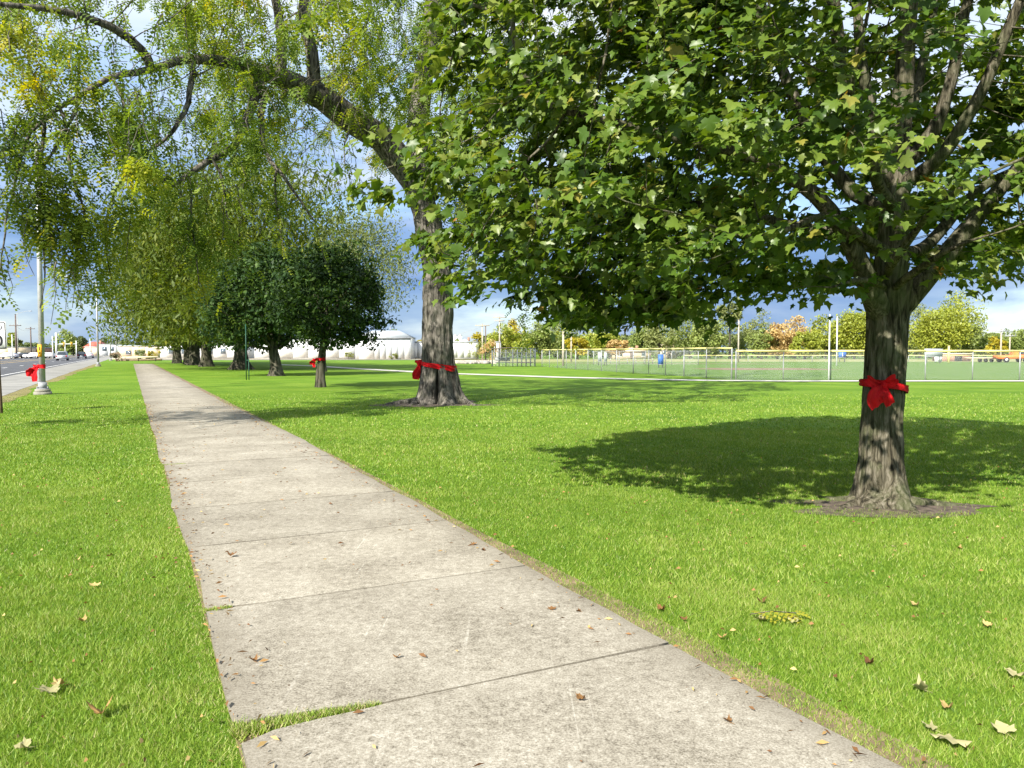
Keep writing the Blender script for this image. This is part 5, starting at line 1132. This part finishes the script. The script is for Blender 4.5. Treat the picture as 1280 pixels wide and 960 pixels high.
# ------------------------------------------------------------------ cars
def car(X, Y, m, label, rz, suv=False):
    t = thing('car', (X, Y, 0.02), label, 'car', 'cars on and beside the road', rz)
    h = 1.7 if suv else 1.42; L_ = 2.25
    body = [(-L_, .35), (L_, .35), (L_, .8), (L_ - .15, .92), (1.0, 1.0), (-L_ + .1, 1.02), (-L_, .85)]
    b = MB()
    def prY(pts, y0, y1): # profile along local Y (length), width X
        n = len(pts); v = [(y0, a, z) for a, z in pts] + [(y1, a, z) for a, z in pts]
        b.add(v, [tuple(range(n)), tuple(range(2 * n - 1, n - 1, -1))] + [(i, i + n, (i + 1) % n + n, (i + 1) % n) for i in range(n)])
    prY(body, -.9, .9)
    cab = [(-L_ + .15, 1.0), (.95, .99), (.35, h), (-L_ + (.45 if suv else .9), h)]
    n = 4; v = [(-.88, a, z) if z < 1.1 else (-.68, a, z) for a, z in cab] + [(.88, a, z) if z < 1.1 else (.68, a, z) for a, z in cab]
    b.add(v, [(0, 1, 2, 3), (7, 6, 5, 4)] + [(i, i + n, (i + 1) % n + n, (i + 1) % n) for i in range(n)]); b.build('body', m, t)
    b = MB(); yb = -L_ + .13; yt = -L_ + (.43 if suv else .88); v = [(-.72, yb - .0, 1.08), (.72, yb, 1.08), (.6, yt - .02, h - .1), (-.6, yt - .02, h - .1)]
    v = [(x, y - .02, z) for x, y, z in v]; b.add(v, [(0, 1, 2, 3)]); b.build('rear_window', M['glass'], t)
    for s in (-1, 1):
        b = MB(); b.add([(s * .885, -L_ + .6, 1.05), (s * .885, .75, 1.05), (s * .72, .3, h - .1), (s * .72, -L_ + 1.0, h - .1)], [(0, 1, 2, 3)]); b.build('side_window', M['glass'], t)
        b = MB(); b.box(s * .78 - .1, s * .78 + .1, -L_ - .02, -L_ + .02, .72, .95); b.build('tail_light', M['red_lens'], t)
        b = MB(); b.box(s * .7 - .14, s * .7 + .14, L_ - .06, L_ + .02, .65, .8); b.build('headlight', M['white'], t)
        for y in (-1.4, 1.4): b = MB(); b.tube([(s * .93, y, .33), (s * .7, y, .33)], .33, 12); w = b.build('wheel', M['dark'], t); b = MB(); b.tube([(s * .94, y, .33), (s * .93, y, .33)], .18, 8); b.build('rim', M['silver'], w)
    b = MB(); b.box(-.88, .88, -L_ - .05, -L_ - .003, .36, .58); b.build('bumper', M['grey'], t)
    b = MB(); b.box(-.25, .25, -L_ - .06, -L_ - .052, .62, .74); b.build('licence_plate', M['white'], t)
    return t
RD = math.atan(PS)
car(GX(78, 142)[0], 142, M['silver'], 'silver sport utility car driving away by the traffic signal', RD, True)
car(GX(102.5, 185)[0], 185, M['black_car'], 'black car on the road right of the silver one', RD, True)
car(GX(111.5, 200)[0], 200, M['white_car'], 'white car tucked between the black car and the dark red car', RD)
car(GX(117, 205)[0], 203, M['black_car'], 'dark car farthest right on the road, beside the second street lamp', RD)
car(GX(9, 180)[0], 180, M['white_car'], 'white car parked just right of the speed sign across the road', R(95))
car(GX(30, 195)[0], 195, M['black_car'], 'black parked car between the two dark utility poles', R(80))
car(GX(24, 200)[0], 200, M['white_car'], 'white parked car behind the dark utility pole across the road', R(90))
car(GX(42, 190)[0], 190, M['white_car'], 'white parked car left of the ribboned lamp pole', R(85))
car(GX(46.5, 200)[0], 200, M['red_car'], 'dark red parked car immediately left of the ribboned lamp pole', R(60))
car(GX(59, 200)[0], 200, M['white_car'], 'white parked car between the ribboned lamp pole and the signal mast', R(75))

# log rail and shrubs at the end of the path
p = GX(158, 134); t = thing('log_rail', p, 'low rough timber rail on the gravel beyond the end of the path', 'rail')
b = MB(); b.tube([(-1.5, 0, .6), (5.5, 0, .75)], .16, 8); b.build('log', M['tan'], t); b = MB(); b.tube([(-1.2, .3, .2), (6, .3, .28)], .18, 8); b.build('log', M['wood'], t)
for x in (-.9, 2, 5): b = MB(); b.tube([(x, .12, 0), (x, .12, .8)], .1, 7); b.build('stake', M['dark_wood'], t)
def shrub(x, Y, h, r, m, label): far_tree('shrub', GX(x, Y)[0], Y, h, h * .2, .05, r, h * .5, m, label, nleaf=700, leaf=.24, cz=h * .5, limbs_n=4, cat='shrub', flare=1.1)
shrub(176, 136, 2.4, 1.2, M['pale_leaf'], 'yellowish shrub left of a similar one, by the end of the path')
shrub(194, 138, 2.0, 1.3, M['yellow_leaf'], 'yellow shrub nearest the leftmost far locust trunk')
shrub(145, 132, 1.7, 1.1, M['wood'], 'brown withered shrub at the left end of the log rail')
shrub(492, 170.5, 1.3, .9, M['pale_leaf'], 'dry tuft against the shed wall nearest its right corner')
shrub(436, 172, 1.4, .9, M['pale_leaf'], 'dry tuft at the foot of the wall left of the sliding door')
shrub(612, 128, 3.4, 1.5, M['orange_leaf'], 'small orange bush beside the left end of the dugout')
shrub(596, 140, 3.8, 1.5, M['pale_leaf'], 'pale straggly bush under the first utility pole')

# ------------------------------------------------------------------ tree line beyond the field
def tl(x, ytop, Y, rpx, m, label, name='tree', n=5000, lf=.55, trunk=.25, th=.22, droop=0, seed=None, lowz=None):
    H = at(x, ytop, Y)[2]; rx = rpx * Y / 960; lowz = 1.0 if lowz is None else lowz; rz = (H - lowz) / 2
    far_tree(name, GX(x, Y)[0], Y, H, H * th, trunk, rx, rz, m, label, nleaf=n, leaf=lf, cz=lowz + rz, droop=droop, seed=seed or int(x), limbs_n=6)
tl(596, 414, 230, 9, M['yellow_leaf'], 'small golden tree above the white building right of the big trunk', n=1200, lf=.7)
tl(572, 424, 235, 10, M['green_leaf'], 'low green tree in front of the white silos', n=1000, lf=.7)
tl(641, 402, 190, 11, M['yellow_leaf'], 'bright yellow tree top above the dugout', n=2500)
tl(628, 412, 176, 18, M['lime_leaf'], 'broad lime green tree directly behind the dugout', n=3500)
tl(652, 425, 165, 12, M['lime_leaf'], 'low lime tree right of the bright yellow top above the dugout', n=2000)
tl(676, 408, 175, 22, M['green_leaf'], 'green tree partly hidden by the hanging leaves right of the dugout')
tl(700, 400, 190, 22, M['green_leaf'], 'tall green tree behind the pale wooden pole')
tl(722, 420, 165, 16, M['yellow_leaf'], 'yellow leaved tree right of the two wooden poles', n=2400)
tl(752, 415, 180, 22, M['lime_leaf'], 'yellow green tree under the lowest hanging leaves')
tl(770, 425, 165, 12, M['orange_leaf'], 'small orange tree left of the low house', n=1800)
tl(806, 410, 205, 18, M['green_leaf'], 'light green tree behind the long low house')
tl(824, 400, 175, 20, M['pale_leaf'], 'pale sparse tree left of the peach house', n=2400)
tl(862, 388, 185, 32, M['green_leaf'], 'wide rounded green tree right of the peach house', n=5200)
tl(884, 402, 172, 20, M['green_leaf'], 'medium green tree left of the tall flat topped one')
tl(912, 380, 180, 16, M['pale_leaf'], 'tall flat topped tree with bare lower stem behind the corner post', n=2600, lowz=7.5, th=.6)
tl(925, 402, 190, 18, M['pale_leaf'], 'thin grey green tree behind the corner post pole', n=1600)
tl(948, 388, 195, 14, M['pale_leaf'], 'slender pale tree with open crown left of the orange tree', n=1500)
tl(952, 412, 170, 16, M['green_leaf'], 'low green tree at the foot of the slender pale tree', n=2400)
tl(972, 405, 170, 20, M['orange_leaf'], 'orange autumn tree in the middle of the tree line', n=4200)
tl(994, 396, 185, 18, M['orange_leaf'], 'taller faded orange tree with bare pale branches', n=2200)
tl(1006, 415, 165, 15, M['lime_leaf'], 'small yellow green tree between orange tree and tall pale pole', n=2600)
tl(1032, 398, 178, 22, M['lime_leaf'], 'yellow green tree behind the tall slim pale pole', n=4200)
tl(1068, 390, 172, 26, M['lime_leaf'], 'bright yellow green tree left of the near maple trunk', n=8000)
tl(1100, 385, 185, 22, M['green_leaf'], 'green tree mostly hidden behind the near maple trunk')
tl(1150, 376, 200, 24, M['pale_leaf'], 'grey green tree just right of the near maple trunk', n=3800)
tl(1174, 388, 168, 32, M['lime_leaf'], 'large bright lime tree behind the scoreboard', n=11000)
tl(1198, 368, 186, 24, M['lime_leaf'], 'tallest yellowing tree at the right, open at the top', n=4200)
tl(1212, 402, 172, 12, M['green_leaf'], 'narrow green tree at the right foot of the tallest yellowing tree', n=2400)
tl(1232, 416, 190, 14, M['green_leaf'], 'low green tree in the right part of the tree line, left of the floodlight poles', n=2400)
tl(1246, 424, 180, 12, M['yellow_leaf'], 'low yellow tree behind the floodlight pole', n=1800)
tl(1272, 414, 200, 18, M['green_leaf'], 'green tree at the right edge behind the orange truck', n=3200)
tl(1305, 412, 200, 22, M['green_leaf'], 'green tree cut by the right edge of the picture', n=3000)
tl(14, 416, 300, 9, M['lime_leaf'], 'yellowing tree behind the cream building by the speed sign', n=1500, lf=.9)
tl(24, 424, 290, 6, M['dark_far_leaf'], 'dark tree immediately right of the street lamp across the road', n=1200, lf=.8)
tl(78, 414, 330, 12, M['green_leaf'], 'green tree behind the traffic signal mast', n=1600, lf=.9)
tl(92, 420, 330, 12, M['green_leaf'], 'broad green tree behind the end of the signal arm', n=1600, lf=.9)
tl(103, 420, 310, 6, M['dark_far_leaf'], 'dark pointed tree above the black car', n=1300, lf=.8)
tl(140, 420, 330, 16, M['dark_far_leaf'], 'dull green tree behind the tall white building', n=1600, lf=.9)
tl(165, 425, 300, 18, M['dark_far_leaf'], 'dull green tree behind the low pale building', n=1600, lf=.9)
tl(490, 411, 230, 9, M['green_leaf'], 'small tree top showing over the shed roof', n=1000, lf=.7)
tl(521, 422, 240, 9, M['yellow_leaf'], 'yellowish tree showing left of the big trunk above the pale blue building', n=1000, lf=.7)
# low far wood that closes the horizon
def far_wood(x0, x1, Y, h, n, seed, label, m):
    g = np.random.default_rng(seed); X = g.uniform(at(x0, 440, Y)[0], at(x1, 440, Y)[0], n); YY = Y + g.uniform(0, 14, n)
    top = h * (.55 + .6 * fbm(X * .09, X * 0 + 2, seed)); z = top * g.random(n) ** .7
    fb = MB(); tv = np.array([(0, -.5, 0), (.4, -.05, .05), (0, .55, -.05), (-.4, -.05, .05)])
    scatter(fb, tv, np.array([(0, 1, 2, 3)]), np.stack([X, YY, z], -1), rot_frames(np.array([0, -.3, .8]) + g.normal(0, .5, (n, 3)), g.normal(0, 1, (n, 3))), g.uniform(.7, 1.5, n) * Y / 250, np.clip(g.normal(.5, .25, n), 0, 1))
    tag(fb.build('far_wood', m, kind='stuff'), label, 'trees')
far_wood(600, 1420, 205, 7.0, 16000, 3, 'low unbroken scrub between the trees beyond the ball field', M['dark_far_leaf'])
far_wood(-200, 620, 420, 7, 9000, 4, 'far low wood closing the horizon behind the road and buildings', M['dark_far_leaf'])

# ------------------------------------------------------------------ fallen leaves, twigs and litter
M['dead_leaf'] = leaf_mat('dead_leaf', [(0, (.12, .055, .02)), (.5, (.28, .15, .05)), (1, (.48, .36, .14))], trans=.15, rough=.7)
M['yellow_dead'] = leaf_mat('fallen_yellow_leaf', [(0, (.24, .26, .09)), (1, (.42, .38, .19))], trans=.2, rough=.7)
def fallen(x, y, s, m, var, label, curl=.5, rz=0, tilt=.25):
    p = G(x, y); s_, t_ = path_s(p[0], p[1]); onp = 0 < t_ < PW + .15
    v = ML[0].copy(); v[:, 2] = curl * (np.abs(v[:, 0]) ** 1.5 * .9 + .35 * (v[:, 1] - .4) ** 2) + .04 * np.sin(v[:, 0] * 14 + v[:, 1] * 9)
    s = s * .68; v[:, 1] *= .85; v[:, 2] = v[:, 2] * 1.6 + .1 * np.sin(v[:, 0] * 5 + rz * 3); b = MB(); b.add(v * s, ML[1], var); b.tube([(0, 0, .01 * s), (0.02 * s, -.25 * s, .06 * s), (.08 * s, -.5 * s, .05 * s)], .012 * s + .0006, 4)
    o = b.build('fallen_leaf', m); o.location = (p[0], p[1], .038 if onp else .018); o.rotation_euler = (tilt, .1, rz); tag(o, label, 'leaf')
FL = [
 (62, 872, .13, 'yellow_dead', .9, 'pale dead leaf low in the left grass, largest of those left of the path', .4, 1),
 (78, 862, .10, 'dead_leaf', .9, 'curled tan leaf touching the large pale leaf in the left grass', .8, 2.5),
 (118, 737, .08, 'dead_leaf', 1, 'small cream leaf in the left grass level with the second joint', .6, .5),
 (105, 780, .07, 'dead_leaf', .8, 'faint brown leaf in the left grass above the curled tan one', .6, 1.5),
 (128, 895, .12, 'dead_leaf', .6, 'brown curled leaf with dark underside, left grass near the bottom joint', .9, 3.5),
 (35, 940, .09, 'yellow_dead', .9, 'pale leaf in the bottom left corner grass', .5, 2),
 (96, 703, .06, 'dead_leaf', 1, 'tiny cream leaf highest in the left foreground grass', .6, 4),
 (728, 884, .07, 'dead_leaf', .3, 'rust brown leaf alone in the middle of the nearest slab', .6, 2.2),
 (725, 772, .05, 'dead_leaf', .1, 'flat dark brown leaf on the path below the second joint at right', .3, 1.4),
 (690, 770, .06, 'dead_leaf', .2, 'elongated dark leaf on the second slab near its right side', .4, .2),
 (592, 687, .06, 'dead_leaf', .25, 'reddish leaf at the right path edge above the second joint', .6, .2),
 (605, 694, .05, 'dead_leaf', .1, 'dark leaf at the right path edge close to the second joint', .6, 1.3),
 (497, 830, .05, 'dead_leaf', .3, 'small rusty leaf above the weedy joint', .6, 3.1),
 (912, 914, .06, 'dead_leaf', .25, 'small brown leaf near the lower right of the nearest slab', .6, 1),
 (1155, 868, .11, 'yellow_dead', .8, 'yellowish curled leaf in the right grass, upper one of the large leaves', .8, 1.2),
 (1185, 890, .07, 'dead_leaf', .8, 'little brown leaf below right of the upper large yellowish leaf', .8, 2),
 (1192, 932, .17, 'yellow_dead', 1, 'large pale yellow leaf lying flat near the bottom of the right grass', .25, 2.4),
 (1168, 918, .10, 'yellow_dead', .9, 'pale yellow leaf overlapping the upper left of the largest one, bottom right', .3, .8),
 (1258, 922, .12, 'yellow_dead', .8, 'pale leaf at the right edge near the bottom corner', .3, .1),
 (1272, 848, .12, 'yellow_dead', 1, 'cream leaf cut by the right edge of the picture', .3, 2),
 (948, 778, .10, 'yellow_dead', .6, 'yellow green leaf among fallen twigs right of the path edge', .5, 4),
 (988, 781, .10, 'yellow_dead', .5, 'yellow green leaf at the right end of the fallen sprig', .5, 5),
 (1232, 786, .07, 'dead_leaf', .9, 'small tan leaf in the right grass near the edge, above the cream one', .6, 5),
 (1145, 760, .07, 'dead_leaf', 1, 'cream leaf upper right of the fallen sprig', .6, 2),
 (828, 766, .08, 'dead_leaf', .35, 'brown leaf in the grass by the path corner right of the first joint', .8, 2.1),
 (855, 780, .06, 'dead_leaf', .1, 'dark brown leaf just right of the one by the path corner', .8, .4),
 (903, 801, .06, 'dead_leaf', .7, 'orange brown leaf in the grass left below the fallen sprig', .8, 3),
 (952, 756, .07, 'dead_leaf', .05, 'dark leaf in the grass above the fallen sprig', .8, 3.3),
 (1088, 834, .07, 'dead_leaf', .0, 'nearly black curled leaf in the right grass left of the yellowish curled leaf', .9, 1.9),
 (1198, 688, .06, 'dead_leaf', .7, 'tan leaf in the grass below the maple, right side', .6, 3.9),
 (1118, 686, .05, 'yellow_dead', .9, 'small yellow leaf in the grass straight below the maple trunk', .3, 1.9),
 (318, 836, .06, 'dead_leaf', .25, 'rusty leaf near the left edge of the second slab', .8, 1.1),
 (289, 702, .08, 'dead_leaf', .1, 'dark leaf heap piece at the left path edge above the second joint', .9, .2),
]
for (x, y, s, m, v_, lab, curl, rz) in FL: fallen(x, y, s, M[m], v_, lab, curl, rz)
# litter: countless small twigs, seed wings and scraps
lb = MB(); n = 1700
x = rng.uniform(0, 1, n); s_ = rng.uniform(1.2, 26, n); side = rng.random(n)
t_ = np.where(side < .45, np.abs(rng.normal(0, .13, n)) - .04, np.where(side < .7, PW - np.abs(rng.normal(0, .12, n)), rng.uniform(0, PW, n)))
keepn = np.ones(n, bool)
Rz = rng.uniform(0, 6.28, n); L_ = (.006 + .026 * rng.random(n) ** 1.8); W_ = L_ * rng.uniform(.05, .32, n)
pc = L0[None] + UU[None] * s_[:, None] + VV[None] * t_[:, None]
d = np.stack([np.cos(Rz), np.sin(Rz)], -1); e = np.stack([-np.sin(Rz), np.cos(Rz)], -1)
def v3(p, z): return np.concatenate([p, np.full((n, 1), z) if np.isscalar(z) else z[:, None]], 1)
V = np.stack([v3(pc - d * L_[:, None], .046), v3(pc + e * W_[:, None], .046 + L_ * .3), v3(pc + d * L_[:, None], .044), v3(pc - e * W_[:, None], .043)], 1).reshape(-1, 3)
b0 = np.arange(n) * 4; lb.add(V, np.stack([b0, b0 + 1, b0 + 2, b0 + 3], -1), np.repeat(rng.random(n) ** 1.5, 4))
n = 1100; Y_ = rng.uniform(2.5, 16, n); X_ = rng.uniform(-1, 1, n) * (.7 * Y_ + .5); s2_, t2_ = path_s(X_, Y_); k = (t2_ < -.05) | (t2_ > PW + .1); X_, Y_ = X_[k], Y_[k]; n = len(X_)
pc = np.stack([X_, Y_], -1); Rz = rng.uniform(0, 6.28, n); L_ = rng.uniform(.006, .02, n); W_ = L_ * rng.uniform(.15, .5, n); d = np.stack([np.cos(Rz), np.sin(Rz)], -1); e = np.stack([-np.sin(Rz), np.cos(Rz)], -1)
V = np.stack([v3(pc - d * L_[:, None], .035), v3(pc + e * W_[:, None], .05), v3(pc + d * L_[:, None], .04), v3(pc - e * W_[:, None], .035)], 1).reshape(-1, 3)
b0 = np.arange(n) * 4; lb.add(V, np.stack([b0, b0 + 1, b0 + 2, b0 + 3], -1), np.repeat(rng.random(n), 4))
tag(lb.build('leaf_litter', M['dead_leaf'], kind='stuff'), 'small scraps of dry leaf and twig strewn over path and grass', 'litter')
# fallen locust sprig
p = G(965, 778); t = thing('fallen_sprig', (p[0], p[1], .05), 'fallen yellow green locust sprig in the grass right of the path', 'twig')
b = MB(); b.tube([(-.13, .0, 0), (0, .01, .015), (.14, -.01, .01)], .003, 5); b.build('stem', M['maple_bark'], t)
b = MB(); n = 9; fp = np.stack([np.linspace(-.12, .13, n), np.zeros(n), np.full(n, .01)], -1); aa = rng.uniform(-1.3, 1.3, n)
scatter(b, *FR, fp, rot_frames(np.array([0, 0, 1.0]) + rng.normal(0, .2, (n, 3)), np.stack([np.cos(aa), np.sin(aa), 0 * aa], -1)), np.full(n, .09), np.full(n, .9)); b.build('leaflets', M['locust_leaf'], t)
